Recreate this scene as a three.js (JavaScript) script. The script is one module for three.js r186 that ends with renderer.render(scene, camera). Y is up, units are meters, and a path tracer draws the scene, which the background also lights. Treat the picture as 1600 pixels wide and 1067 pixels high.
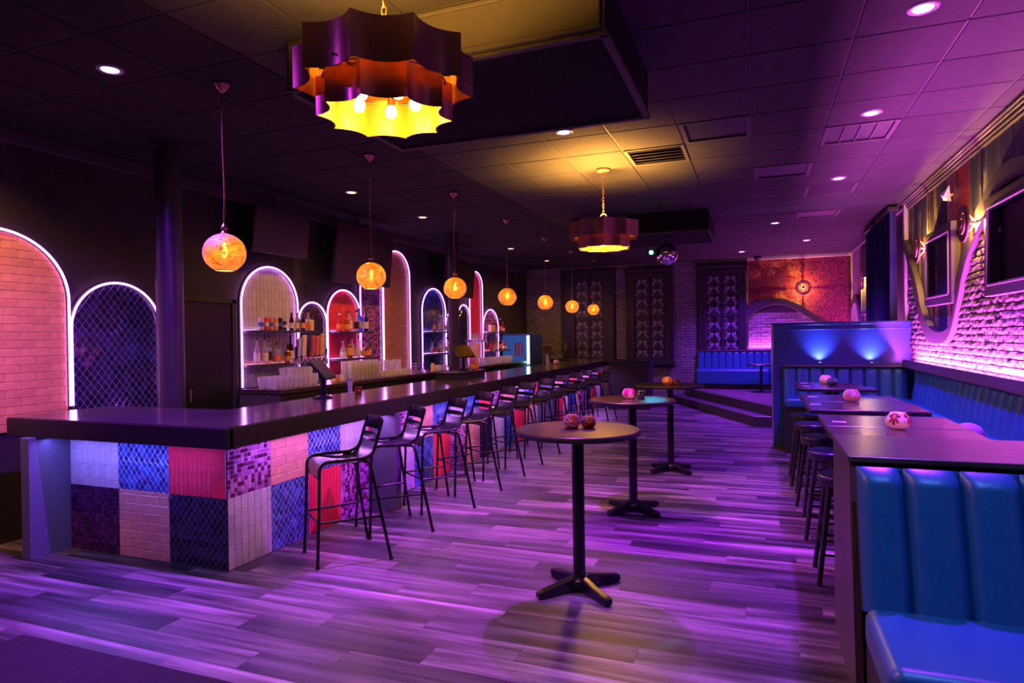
import * as THREE from 'three';
import { mergeGeometries, mergeVertices } from 'three/addons/utils/BufferGeometryUtils.js';
import { RoundedBoxGeometry } from 'three/addons/geometries/RoundedBoxGeometry.js';
import { RectAreaLightUniformsLib } from 'three/addons/lights/RectAreaLightUniformsLib.js';

// ---------------------------------------------------------------- camera, exposure, light levels
const scene = new THREE.Scene();
scene.background = new THREE.Color(0x000000);
const DEG = Math.PI / 180;
const camera = new THREE.PerspectiveCamera(2 * Math.atan(533.5 / 1003) / DEG, 1600 / 1067, 0.05, 60);
camera.rotation.order = 'YXZ';
camera.position.set(0, 1.68, 0);
camera.rotation.set(-0.45 * DEG, 21 * DEG, -0.8 * DEG);
const renderer = new THREE.WebGLRenderer({ antialias: true });
renderer.toneMapping = THREE.LinearToneMapping;
renderer.toneMappingExposure = 1.0;
renderer.shadowMap.enabled = true;
renderer.shadowMap.type = THREE.PCFSoftShadowMap;
RectAreaLightUniformsLib.init();

const rgb = (r, g, b) => new THREE.Color().setRGB(r, g, b);
const VIOLET = rgb(0.30, 0.032, 1.0);      // ceiling downlights
const AMBER = rgb(1.0, 0.42, 0.06);       // chandelier bulbs
const GLOBE = rgb(1.0, 0.52, 0.10);       // pendant bulbs
const NEON = rgb(0.80, 0.22, 1.0);        // arch strips
const PINK = rgb(1.0, 0.11, 0.92);       // strip along the brick wall
const NEARBLUE = rgb(0.10, 0.26, 0.9);    // downlights nearest the camera
const BARBLUE = rgb(0.24, 0.17, 1.0);     // strip under the counter's short end
const BARPINK = rgb(0.62, 0.20, 1.0);     // strip under its long side
const I_DOWN = 92, I_WARMDOWN = 10, I_CHAND = 5, I_SPOT = 6, I_UP = 55, I_PENDANT = 1.35, I_SCONCE = 9;
const I_WALLSTRIP = 1250, I_BARSTRIP = 80, I_ARCH = 14, E_NEON = 7, I_BACKSTRIP = 300;

// ---------------------------------------------------------------- helpers
function RNG(seed) { let a = seed >>> 0; return () => { a = (a + 0x6d2b79f5) >>> 0; let t = Math.imul(a ^ (a >>> 15), 1 | a); t = (t + Math.imul(t ^ (t >>> 7), 61 | t)) ^ t; return ((t ^ (t >>> 14)) >>> 0) / 4294967296; }; }
const rnd = RNG(20240611);
const rr = (a, b, r = rnd) => a + (b - a) * r();
const clamp = (x, a, b) => Math.min(b, Math.max(a, x));
const lerp = (a, b, t) => a + (b - a) * t;
const sstep = (a, b, x) => { const t = clamp((x - a) / (b - a), 0, 1); return t * t * (3 - 2 * t); };

const taken = {};
function numbered(name) { const n = taken[name] = (taken[name] ?? -1) + 1; return n ? name + '_' + String(n).padStart(3, '0') : name; }
function tag(o, label, category, group) { o.userData.label = label; o.userData.category = category; if (group) o.userData.group = group; return o; }
function thing(name, label, category, pos = [0, 0, 0], turn = 0, group) {
  const o = new THREE.Group(); o.name = numbered(name); o.position.set(...pos); o.rotation.y = turn; scene.add(o);
  return tag(o, label, category, group);
}
function part(parent, name, geo, mat, label) {
  const m = new THREE.Mesh(geo, mat); m.name = name; m.castShadow = m.receiveShadow = true; parent.add(m);
  if (label) m.userData.label = label;
  return m;
}
function single(name, geo, mat, label, category, pos = [0, 0, 0], turn = 0, group) {
  const m = new THREE.Mesh(geo, mat); m.name = numbered(name); m.castShadow = m.receiveShadow = true; m.position.set(...pos); m.rotation.y = turn; scene.add(m);
  return tag(m, label, category, group);
}
function struct(name, geo, mat, label) {
  const m = geo ? new THREE.Mesh(geo, mat) : new THREE.Group(); m.name = name; m.castShadow = m.receiveShadow = true; scene.add(m);
  m.userData.kind = 'structure'; if (label) m.userData.label = label;
  return m;
}
function dup(root, pos, turn, label, group) {
  const c = root.clone(); c.name = numbered(root.name.replace(/_\d{3}$/, '')); c.position.set(...pos); c.rotation.y = turn; scene.add(c);
  c.userData = { ...root.userData, label: label || root.userData.label }; if (group) c.userData.group = group;
  return c;
}
const std = (color, roughness = 0.6, metalness = 0, o = {}) => new THREE.MeshStandardMaterial({ color: Array.isArray(color) ? rgb(...color) : color, roughness, metalness, ...o });
const phys = (color, roughness = 0.6, metalness = 0, o = {}) => new THREE.MeshPhysicalMaterial({ color: Array.isArray(color) ? rgb(...color) : color, roughness, metalness, ...o });
const glow = (color, k) => new THREE.MeshStandardMaterial({ color: 0x000000, roughness: 1, emissive: color, emissiveIntensity: k });

// geometry
const V2 = (x, y) => new THREE.Vector2(x, y), V3 = (x, y, z) => new THREE.Vector3(x, y, z);
function fin(g) { if (g.index) { } else { const n = g.attributes.position.count, a = new Uint32Array(n); for (let i = 0; i < n; i++) a[i] = i; g.setIndex(new THREE.BufferAttribute(a, 1)); } for (const k of Object.keys(g.attributes)) if (!['position', 'normal', 'uv', 'color'].includes(k)) g.deleteAttribute(k); return g; }
function join(list) { const hasC = list.some((g) => g.attributes.color); const L = list.map((g) => { fin(g); if (!g.attributes.uv) g.setAttribute('uv', new THREE.BufferAttribute(new Float32Array(g.attributes.position.count * 2), 2)); if (!hasC) g.deleteAttribute('color'); g.morphAttributes = {}; return g; }); return L.length === 1 ? L[0] : mergeGeometries(L); }
const at = (g, x, y, z, rx = 0, ry = 0, rz = 0) => { if (rx || ry || rz) g.applyMatrix4(new THREE.Matrix4().makeRotationFromEuler(new THREE.Euler(rx, ry, rz))); return g.translate(x, y, z); };
const box = (w, h, d, x = 0, y = 0, z = 0) => new THREE.BoxGeometry(w, h, d).translate(x, y, z);
const span = (x0, x1, y0, y1, z0, z1) => box(Math.abs(x1 - x0), Math.abs(y1 - y0), Math.abs(z1 - z0), (x0 + x1) / 2, (y0 + y1) / 2, (z0 + z1) / 2);
const rbox = (w, h, d, r, x = 0, y = 0, z = 0, seg = 2) => new RoundedBoxGeometry(w, h, d, seg, Math.min(r, w / 2.01, h / 2.01, d / 2.01)).translate(x, y, z);
const rspan = (x0, x1, y0, y1, z0, z1, r = 0.01) => rbox(Math.abs(x1 - x0), Math.abs(y1 - y0), Math.abs(z1 - z0), r, (x0 + x1) / 2, (y0 + y1) / 2, (z0 + z1) / 2);
const cyl = (r0, r1, h, x = 0, y = 0, z = 0, n = 20) => new THREE.CylinderGeometry(r0, r1, h, n).translate(x, y, z);
const lathe = (pts, n = 24) => new THREE.LatheGeometry(pts.map((p) => V2(...p)), n);
const tube = (pts, r, n = 24, k = 8, closed = false, tension = 0.5) => new THREE.TubeGeometry(new THREE.CatmullRomCurve3(pts.map((p) => V3(...p)), closed, 'catmullrom', tension), n, r, k, closed);
function rod(a, b, r, n = 8) { const A = V3(...a), B = V3(...b), d = B.clone().sub(A), g = new THREE.CylinderGeometry(r, r, d.length(), n); g.applyQuaternion(new THREE.Quaternion().setFromUnitVectors(V3(0, 1, 0), d.normalize())); return g.translate((A.x + B.x) / 2, (A.y + B.y) / 2, (A.z + B.z) / 2); }
// rod whose ends may differ in radius
function taper(a, b, r0, r1, n = 8) { const A = V3(...a), B = V3(...b), d = B.clone().sub(A), g = new THREE.CylinderGeometry(r1, r0, d.length(), n); g.applyQuaternion(new THREE.Quaternion().setFromUnitVectors(V3(0, 1, 0), d.normalize())); return g.translate((A.x + B.x) / 2, (A.y + B.y) / 2, (A.z + B.z) / 2); }
function boxUV(g, k = 1, ou = 0, ov = 0, swap = false) { // uv in metres from the dominant normal
  fin(g); const p = g.attributes.position, n = g.attributes.normal, u = new Float32Array(p.count * 2);
  for (let i = 0; i < p.count; i++) {
    const ax = Math.abs(n.getX(i)), ay = Math.abs(n.getY(i)), az = Math.abs(n.getZ(i)); let a, b;
    if (ay >= ax && ay >= az) { a = p.getX(i); b = p.getZ(i); } else if (ax >= az) { a = p.getZ(i); b = p.getY(i); } else { a = p.getX(i); b = p.getY(i); }
    if (swap) [a, b] = [b, a];
    u[i * 2] = a * k + ou; u[i * 2 + 1] = b * k + ov;
  }
  g.setAttribute('uv', new THREE.BufferAttribute(u, 2)); return g;
}
function tint(g, c) { fin(g); const n = g.attributes.position.count, a = new Float32Array(n * 3); for (let i = 0; i < n; i++) { a[i * 3] = c[0]; a[i * 3 + 1] = c[1]; a[i * 3 + 2] = c[2]; } g.setAttribute('color', new THREE.BufferAttribute(a, 3)); return g; }

// a tile: convex polygon (counter-clockwise) raised to depth d with a small chamfer
function polyTile(poly, d, bev) {
  const n = poly.length, inset = insetPoly(poly, bev); if (!inset) return null;
  const P = [], push = (a, b, c) => { for (const q of [a, b, c]) P.push(...q); };
  const A = poly.map(([x, y]) => [x, y, 0]), B = poly.map(([x, y]) => [x, y, d - bev]), C = inset.map(([x, y]) => [x, y, d]);
  for (let i = 0; i < n; i++) { const j = (i + 1) % n; push(A[i], A[j], B[j]); push(A[i], B[j], B[i]); push(B[i], B[j], C[j]); push(B[i], C[j], C[i]); if (i > 0 && i < n - 1) push(C[0], C[i], C[i + 1]); }
  const g = new THREE.BufferGeometry(); g.setAttribute('position', new THREE.BufferAttribute(new Float32Array(P), 3)); g.computeVertexNormals();
  const u = new Float32Array(P.length / 3 * 2); for (let i = 0; i < P.length / 3; i++) { u[i * 2] = P[i * 3]; u[i * 2 + 1] = P[i * 3 + 1]; } g.setAttribute('uv', new THREE.BufferAttribute(u, 2));
  return fin(g);
}
function areaOf(p) { let a = 0; for (let i = 0; i < p.length; i++) { const q = p[(i + 1) % p.length]; a += p[i][0] * q[1] - q[0] * p[i][1]; } return a / 2; }
function clipHalf(poly, nx, ny, c) { // keep nx*x+ny*y <= c
  const out = []; for (let i = 0; i < poly.length; i++) { const a = poly[i], b = poly[(i + 1) % poly.length], da = nx * a[0] + ny * a[1] - c, db = nx * b[0] + ny * b[1] - c; if (da <= 0) out.push(a); if ((da < 0 && db > 0) || (da > 0 && db < 0)) { const t = da / (da - db); out.push([a[0] + (b[0] - a[0]) * t, a[1] + (b[1] - a[1]) * t]); } }
  return out.length > 2 ? out : null;
}
function clipPoly(poly, clip) { let p = poly; for (let i = 0; i < clip.length && p; i++) { const a = clip[i], b = clip[(i + 1) % clip.length], ex = b[0] - a[0], ey = b[1] - a[1], l = Math.hypot(ex, ey); if (l < 1e-6) continue; const nx = ey / l, ny = -ex / l; p = clipHalf(p, nx, ny, nx * a[0] + ny * a[1]); } return p; }
function dedupe(p, e = 1e-4) { const o = p.filter((q, i) => { const r = p[(i + p.length - 1) % p.length]; return Math.hypot(q[0] - r[0], q[1] - r[1]) > e; }); return o.length > 2 ? o : null; }
function insetPoly(poly, d) { // convex, by moving each vertex along the mean of its edge normals
  const n = poly.length, out = []; for (let i = 0; i < n; i++) { const a = poly[(i + n - 1) % n], b = poly[i], c = poly[(i + 1) % n]; let e0 = [b[0] - a[0], b[1] - a[1]], e1 = [c[0] - b[0], c[1] - b[1]]; const l0 = Math.hypot(...e0), l1 = Math.hypot(...e1); if (l0 < 1e-6 || l1 < 1e-6) return null; const n0 = [-e0[1] / l0, e0[0] / l0], n1 = [-e1[1] / l1, e1[0] / l1], k = Math.max(0.35, 1 + n0[0] * n1[0] + n0[1] * n1[1]); out.push([b[0] + (n0[0] + n1[0]) * d / k, b[1] + (n0[1] + n1[1]) * d / k]); }
  return areaOf(out) > 0 ? out : null;
}
// ---------------------------------------------------------------- noise and textures
function hash2(x, y, s) { let h = Math.imul(x, 374761393) ^ Math.imul(y, 668265263) ^ Math.imul(s, 2147483647 ^ 0x5bd1e995); h = Math.imul(h ^ (h >>> 13), 1274126177); return ((h ^ (h >>> 16)) >>> 0) / 4294967296; }
function vnoise(x, y, px, py, s) { // periodic value noise, px, py periods in cells
  const xi = Math.floor(x), yi = Math.floor(y), fx = x - xi, fy = y - yi, u = fx * fx * (3 - 2 * fx), v = fy * fy * (3 - 2 * fy);
  const m = (a, n) => ((a % n) + n) % n, x0 = m(xi, px), x1 = m(xi + 1, px), y0 = m(yi, py), y1 = m(yi + 1, py);
  return lerp(lerp(hash2(x0, y0, s), hash2(x1, y0, s), u), lerp(hash2(x0, y1, s), hash2(x1, y1, s), u), v);
}
function fbm(u, v, fx, fy, oct, s) { let a = 0, w = 1, t = 0; for (let i = 0; i < oct; i++) { a += w * vnoise(u * fx, v * fy, fx, fy, s + i); t += w; w *= 0.5; fx *= 2; fy *= 2; } return a / t; }
function dataTex(w, h, f, srgb = true, rep = [1, 1]) {
  const d = new Uint8Array(w * h * 4); for (let j = 0; j < h; j++) for (let i = 0; i < w; i++) { const c = f((i + 0.5) / w, (j + 0.5) / h), k = (j * w + i) * 4; d[k] = clamp(c[0], 0, 1) * 255; d[k + 1] = clamp(c[1], 0, 1) * 255; d[k + 2] = clamp(c[2], 0, 1) * 255; d[k + 3] = c.length > 3 ? clamp(c[3], 0, 1) * 255 : 255; }
  const t = new THREE.DataTexture(d, w, h, THREE.RGBAFormat); t.wrapS = t.wrapT = THREE.RepeatWrapping; t.magFilter = THREE.LinearFilter; t.minFilter = THREE.LinearMipmapLinearFilter; t.generateMipmaps = true; t.repeat.set(...rep); if (srgb) t.colorSpace = THREE.SRGBColorSpace; t.needsUpdate = true; return t;
}
function canvasTex(w, h, draw, srgb = true) { const c = document.createElement('canvas'); c.width = w; c.height = h; draw(c.getContext('2d'), w, h); const t = new THREE.CanvasTexture(c); t.wrapS = t.wrapT = THREE.RepeatWrapping; if (srgb) t.colorSpace = THREE.SRGBColorSpace; t.anisotropy = 4; return t; }

// vinyl plank grain: 2.44 m along u, 1.44 m along v
const texPlank = dataTex(1024, 1024, (u, v) => {
  const w = v + 0.012 * (fbm(u, v, 3, 6, 2, 3) - 0.5);
  const broad = fbm(u, w, 3, 22, 3, 11), fine = fbm(u, w, 9, 150, 2, 29), tick = vnoise(u * 60, v * 420, 60, 420, 41);
  let a = 0.60 + 1.05 * (broad - 0.5) + 0.26 * (fine - 0.5) - 0.10 * Math.max(0, tick - 0.72) * 3;
  return [a, a * 0.975, a * 0.97];
}, true, [1 / 2.44, 1 / 1.44]);
const texDarkWood = dataTex(512, 512, (u, v) => { const w = v + 0.03 * fbm(u, v, 2, 5, 2, 7); const a = 0.66 + 0.5 * (fbm(u, w, 3, 46, 3, 17) - 0.5) + 0.22 * (fbm(u, w, 8, 128, 1, 19) - 0.5); return [a, a, a]; }, true, [1 / 1.2, 1 / 0.6]);
const texSpeck = dataTex(512, 512, (u, v) => { const a = 0.82 + 0.3 * (vnoise(u * 180, v * 180, 180, 180, 5) - 0.5) + 0.15 * (fbm(u, v, 8, 8, 3, 9) - 0.5); return [a, a, a]; }, true, [1 / 0.6, 1 / 0.6]);
const texRock = dataTex(512, 512, (u, v) => { const a = 0.55 + 0.7 * (fbm(u, v, 14, 14, 5, 31) - 0.5); return [a, a, a]; }, false, [1 / 0.6, 1 / 0.6]);
const texRockCol = dataTex(512, 512, (u, v) => { const a = 0.72 + 0.65 * (fbm(u, v, 18, 18, 4, 61) - 0.5); return [a, a * 0.98, a * 0.97]; }, true, [1 / 0.6, 1 / 0.6]);
const texLeather = dataTex(256, 256, (u, v) => { const a = 0.5 + 0.5 * (fbm(u, v, 40, 40, 2, 71) - 0.5); return [a, a, a]; }, false, [1 / 0.15, 1 / 0.15]);
const texGlaze = dataTex(256, 256, (u, v) => { const a = 0.9 + 0.16 * (fbm(u, v, 9, 12, 3, 81) - 0.5); return [a, a, a]; }, true, [1 / 0.35, 1 / 0.35]);
// ---------------------------------------------------------------- the room
const XW = 2.0, XL = -5.93, ZB = -16.6, ZF = 2.2, YC = 3.5;
const M = {
  black: std([0.010, 0.010, 0.012], 0.55), matte: phys([0.008, 0.008, 0.010], 0.9, 0, { specularIntensity: 0.3 }), blackGloss: std([0.005, 0.005, 0.007], 0.36), blackMetal: std([0.005, 0.005, 0.007], 0.24, 0.0), paintDark: std([0.045, 0.042, 0.05], 0.75),
  soffit: std([0.05, 0.048, 0.04], 0.7), slab: std([0.02, 0.02, 0.022], 0.9), charcoal: std([0.018, 0.018, 0.02], 0.6),
  chrome: std([0.8, 0.8, 0.82], 0.16, 1), steel: std([0.55, 0.55, 0.58], 0.3, 1), white: std([0.75, 0.74, 0.72], 0.6), bronze: std([0.42, 0.24, 0.15], 0.28, 1),
  navy: phys([0.012, 0.03, 0.15], 0.32), purpleWood: std([0.09, 0.06, 0.09], 0.5),
};
// floor: slab and planks
const floor = struct('floor', null, null, 'grey wood-look vinyl plank floor');
part(floor, 'slab', span(XL - 0.3, XW + 0.3, -0.25, -0.004, ZB - 0.3, ZF + 0.2), M.slab);
{
  const L = 1.22, W = 0.182, gap = 0.0009, cells = [];
  for (let j = 0; j < 104; j++) { const z1 = ZF - j * W, off = ((j * 0.377) % 1 + rr(-0.06, 0.06)) * L; for (let i = -1; i < 8; i++) { const a = Math.max(XL, XL + off - L + i * L + L * 0), b = Math.min(XW, XL + off - L + (i + 1) * L); if (b - a > 0.05 && z1 > ZB) cells.push([a, b, z1 - W, z1]); } }
  const plankMat = [[0.43, 0.365, 0.40], [0.275, 0.24, 0.27], [0.17, 0.152, 0.18], [0.10, 0.091, 0.118], [0.34, 0.295, 0.325]].map((c) => std(c, 0.42, 0, { map: texPlank, bumpMap: texPlank, bumpScale: 0.0006 }));
  const seen = (x, z) => { const dx = x, dz = z, f = -(dx * Math.sin(21 * DEG) + dz * Math.cos(21 * DEG)), s = dx * Math.cos(21 * DEG) - dz * Math.sin(21 * DEG); if (f < 1.2 || Math.abs(s / f) > 0.9 || 1.68 / f > 0.66) return -1; if (z < -3.6 && x < -3.55) return -1; return 1 / f; };
  const scored = cells.map((c) => [c, Math.max(seen(c[0], (c[2] + c[3]) / 2), seen(c[1], (c[2] + c[3]) / 2), seen((c[0] + c[1]) / 2, (c[2] + c[3]) / 2))]).sort((p, q) => q[1] - p[1]);
  const shared = {}, rest = [];
  const plankGeo = (w, d, k) => { const g = new THREE.BoxGeometry(w - gap, 0.006, d - gap); const t = polyTile([[-(w - gap) / 2, -(d - gap) / 2], [(w - gap) / 2, -(d - gap) / 2], [(w - gap) / 2, (d - gap) / 2], [-(w - gap) / 2, (d - gap) / 2]], 0.006, 0.0006); t.rotateX(-Math.PI / 2); return boxUV(t, 1, (k * 0.731) % 2.44, (k * 0.3737) % 1.44); };
  scored.forEach(([c, s], n) => {
    const w = c[1] - c[0], d = c[3] - c[2], k = Math.floor(rnd() * 10), m = Math.floor(rnd() * 5), x = (c[0] + c[1]) / 2, z = (c[2] + c[3]) / 2;
    if (n < 300) { const key = w.toFixed(2) + k; const g = Math.abs(w - L) < 0.01 ? (shared[key] ||= plankGeo(L, d, k)) : plankGeo(w, d, k); const p = part(floor, 'plank', g, plankMat[m]); p.position.set(x, -0.004, z); }
    else { const q = plankMat[m].color; rest.push(tint(plankGeo(w, d, k).translate(x, -0.004, z), [q.r, q.g, q.b])); }
  });
  const far = part(floor, 'far_planks', join(rest), std([1, 1, 1], 0.42, 0, { map: texPlank, vertexColors: true })); far.userData.kind = 'stuff';
}
// ceiling: slab, lay-in tiles, soffits
const SOF = [[-2.667, -0.70, -3.19, -4.53], [-2.72, -0.66, -9.76, -11.25]]; // x0 x1 z1 z0
const ceiling = struct('ceiling', null, null, 'dark suspended tile ceiling');
part(ceiling, 'slab', span(XL - 0.3, XW + 0.3, YC + 0.02, YC + 0.3, ZB - 0.3, ZF + 0.2), M.slab);
{
  const P = 0.605, gx = -0.64, gz = -4.5, mats = [0.042, 0.038, 0.045].map((a) => std([a, a, a * 0.98], 0.85, 0, { map: texSpeck })), darkTile = std([0.007, 0.006, 0.008], 0.9, 0, { map: texSpeck }), shared = {}, list = [], rest = [];
  const voids = [[-1.245, -0.64, -6.96, -6.345], [-0.64, -0.035, -6.345, -5.73], [0.57, 1.175, -6.96, -6.345], [0.57, 1.175, -9.42, -8.805], [0.57, 1.175, -11.265, -10.65], [-0.035, 0.57, -8.19, -7.575]];
  for (let i = -9; i < 5; i++) for (let j = -8; j < 21; j++) {
    const x0 = Math.max(XL, gx + i * P), x1 = Math.min(XW, gx + (i + 1) * P), z1 = Math.min(ZF, gz - j * 0.615), z0 = Math.max(ZB, gz - (j + 1) * 0.615); if (x1 - x0 < 0.05 || z1 - z0 < 0.05) continue;
    const cx = (x0 + x1) / 2, cz = (z0 + z1) / 2; if (voids.some((v) => cx > v[0] && cx < v[1] && cz > v[2] && cz < v[3])) continue;
    const f = -(cx * Math.sin(21 * DEG) + cz * Math.cos(21 * DEG)), s = cx * Math.cos(21 * DEG) - cz * Math.sin(21 * DEG); const ok = f > 1.5 && Math.abs(s / f) < 0.9 && 1.82 / f < 0.62; list.push([x0, x1, z0, z1, ok ? 1 / f : -1]);
  }
  list.sort((a, b) => b[4] - a[4]);
  list.forEach(([x0, x1, z0, z1], n) => { const w = x1 - x0 - 0.012, d = z1 - z0 - 0.012, key = w.toFixed(3) + '_' + d.toFixed(3); const mk = () => { const t = polyTile([[-w / 2, -d / 2], [w / 2, -d / 2], [w / 2, d / 2], [-w / 2, d / 2]], 0.022, 0.004); t.rotateX(Math.PI / 2); return boxUV(t); }; const g = shared[key] ||= mk(); if (n < 290) { const p = part(ceiling, 'ceiling_tile', g, (x0 + x1) / 2 < -3.06 ? darkTile : mats[Math.floor(rnd() * 3)]); p.position.set((x0 + x1) / 2, YC + 0.022, (z0 + z1) / 2); p.rotation.y = rnd() < 0.5 ? 0 : Math.PI; } else rest.push(g.clone().translate((x0 + x1) / 2, YC + 0.022, (z0 + z1) / 2)); });
  if (rest.length) part(ceiling, 'far_tiles', join(rest), mats[0]).userData.kind = 'stuff';
  // flat tee bars
  const tees = []; for (let i = -8; i < 5; i++) tees.push(span(gx + i * P - 0.011, gx + i * P + 0.011, YC + 0.006, YC + 0.02, ZB, ZF)); for (let j = -10; j < 20; j++) tees.push(span(XL, XW, YC + 0.006, YC + 0.02, gz - j * 0.615 - 0.011, gz - j * 0.615 + 0.011));
  part(ceiling, 'tee_grid', join(tees), M.charcoal);
  // vents in the open cells
  const vent = (name, label, v, kind) => {
    const t = thing(name, label, 'vent', [(v[0] + v[1]) / 2, YC, (v[2] + v[3]) / 2]); const w = v[1] - v[0] - 0.02, d = v[3] - v[2] - 0.02;
    part(t, 'backing', box(w, 0.01, d, 0, 0.015, 0), M.black);
    const fr = 0.035; part(t, 'frame', join([box(w, 0.016, fr, 0, 0.002, d / 2 - fr / 2), box(w, 0.016, fr, 0, 0.002, -d / 2 + fr / 2), box(fr, 0.016, d - 2 * fr, w / 2 - fr / 2, 0.002, 0), box(fr, 0.016, d - 2 * fr, -w / 2 + fr / 2, 0.002, 0)]), std([0.055, 0.052, 0.05], 0.6));
    if (kind === 'slat') for (let k = 0; k < 5; k++) part(t, 'slat', at(box(w - 2 * fr, 0.004, 0.07), 0, 0.006, -d / 2 + fr + 0.05 + k * (d - 2 * fr - 0.05) / 4.4, 0.5), std([0.05, 0.048, 0.045], 0.5));
    if (kind === 'panel') for (let k = 0; k < 3; k++) part(t, 'divider', box(0.012, 0.012, d - 2 * fr, -w / 2 + fr + (k + 1) * (w - 2 * fr) / 4, 0.004, 0), std([0.055, 0.05, 0.055], 0.6));
    if (kind === 'egg') { const g = []; for (let k = 1; k < 24; k++) { g.push(box(0.004, 0.012, d - 2 * fr, -w / 2 + fr + k * (w - 2 * fr) / 24, 0.004, 0)); g.push(box(w - 2 * fr, 0.012, 0.004, 0, 0.004, -d / 2 + fr + k * (d - 2 * fr) / 24)); } part(t, 'egg_crate_grid', join(g), std([0.06, 0.055, 0.065], 0.5)); }
    return t;
  };
  vent('ceiling_vent', 'slatted air vent in the amber-lit ceiling tiles beside the chandelier chain', voids[0], 'slat');
  vent('ceiling_panel', 'plain black ceiling panel to the right of the slatted vent', voids[1], 'none');
  vent('ceiling_vent', 'black four-pane vent beside a violet downlight in the magenta ceiling', voids[2], 'panel');
  vent('ceiling_vent', 'fine egg-crate vent further down the magenta ceiling', voids[3], 'egg');
  vent('ceiling_vent', 'farthest black vent in the magenta ceiling', voids[4], 'none');
  vent('ceiling_vent', 'dark blank panel on the ceiling above the mirror ball', voids[5], 'none');
}
{ // two black boxes dropped below the tiles
  const [x0, x1, z1, z0] = SOF[0], yb = 3.2, s = struct('soffit_1', null, null, 'black dropped ceiling box behind the near chandelier');
  part(s, 'casing', span(x0, x1, yb, YC + 0.01, z0, z1), M.matte);
  part(s, 'front_panel', rspan(x0, x1, yb + 0.0, YC, z1, z1 + 0.012, 0.003), M.soffit);
  part(s, 'panel_moulding', join([rspan(x0 + 0.02, x1 - 0.02, yb + 0.012, yb + 0.04, z1 + 0.01, z1 + 0.03, 0.006), rspan(x0 + 0.02, x0 + 0.045, yb + 0.04, YC - 0.03, z1 + 0.01, z1 + 0.03, 0.006), rspan(x1 - 0.045, x1 - 0.02, yb + 0.04, YC - 0.03, z1 + 0.01, z1 + 0.03, 0.006), rspan(x0 + 0.02, x1 - 0.02, YC - 0.045, YC - 0.02, z1 + 0.01, z1 + 0.03, 0.006)]), M.soffit);
  part(s, 'lower_trim', join([rspan(x0 - 0.01, x1 + 0.012, yb - 0.016, yb + 0.012, z0 - 0.012, z0 + 0.03, 0.004), rspan(x1 - 0.03, x1 + 0.012, yb - 0.016, yb + 0.012, z0, z1, 0.004), rspan(x0 - 0.01, x0 + 0.03, yb - 0.016, yb + 0.012, z0, z1, 0.004), rspan(x0 - 0.01, x1 + 0.012, yb - 0.016, yb + 0.012, z1 - 0.03, z1 + 0.012, 0.004)]), M.soffit);
  const [a0, a1, b1, b0] = SOF[1], s2 = struct('soffit_2', null, null, 'black dropped ceiling box behind the far chandelier');
  part(s2, 'casing', span(a0, a1, 3.2, YC, b0, b1), M.matte); part(s2, 'lower_trim', join([span(a0, a1 + 0.01, 3.18, 3.21, b1 - 0.02, b1 + 0.012), span(a1 - 0.02, a1 + 0.012, 3.18, 3.21, b0, b1)]), M.soffit);
}
// walls
struct('wall_front', span(XL - 0.3, XW + 0.3, 0, YC, ZF, ZF + 0.2), M.paintDark);
const wallLeft = struct('wall_left', null, null, 'dark painted wall behind the bar with arched tile panels');
part(wallLeft, 'plaster', span(XL - 0.25, XL, 0, YC, ZB - 0.2, ZF), std([0.016, 0.014, 0.016], 0.65));
struct('baseboard_left', rspan(XL, XL + 0.02, 0, 0.12, -3.2, ZF, 0.004), M.black);
struct('trim_1', rspan(XL, XL + 0.05, YC - 0.12, YC, ZB, ZF, 0.01), M.paintDark, 'cornice along the dark wall behind the bar');
const wallRight = struct('wall_right', null, null, 'feature wall of split brick, mural and wave moulding');
part(wallRight, 'plaster', span(XW, XW + 0.25, 0, YC, ZB - 0.2, ZF), std([0.32, 0.28, 0.31], 0.8));
const wallBack = struct('wall_back', null, null, 'dark brick wall with three patterned windows');
// ---------------------------------------------------------------- right wall: bricks, mural, wave moulding, crown
const waveIn = [[-10.5, 3.0], [-10.25, 2.86], [-10.07, 2.656], [-9.708, 2.327], [-9.423, 1.954], [-9.062, 1.739], [-8.645, 1.66], [-8.265, 1.69], [-8.051, 1.80], [-7.943, 2.0], [-7.82, 2.25], [-7.68, 2.45], [-7.52, 2.62], [-7.349, 2.73], [-7.182, 2.81], [-6.924, 2.93], [-6.687, 3.026], [-6.427, 3.057], [-6.19, 3.042], [-5.9, 2.97], [-5.5, 2.75], [-5.2, 2.45], [-4.9, 2.05]];
const waveOut = [[-10.55, 2.86], [-10.4, 2.8], [-10.239, 2.674], [-10.024, 2.425], [-9.767, 2.136], [-9.525, 1.839], [-9.247, 1.627], [-8.981, 1.539], [-8.57, 1.527], [-8.268, 1.569], [-8.038, 1.72], [-7.845, 1.98], [-7.65, 2.25], [-7.468, 2.42], [-7.241, 2.57], [-6.979, 2.708], [-6.691, 2.835], [-6.514, 2.885], [-6.193, 2.896], [-5.9, 2.83], [-5.6, 2.6], [-5.4, 2.35], [-5.2, 2.0]];
const spl = (pts, n) => new THREE.SplineCurve(pts.map((p) => V2(...p))).getPoints(n).map((p) => [p.x, p.y]);
const inS = spl(waveIn, 90), outS = spl(waveOut, 90);
const yMid = (z) => { let best = 9, y = 0; for (let i = 0; i < inS.length; i++) { const mz = (inS[i][0] + outS[i][0]) / 2, d = Math.abs(mz - z); if (d < best) { best = d; y = (inS[i][1] + outS[i][1]) / 2; } } return y; };
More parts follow.
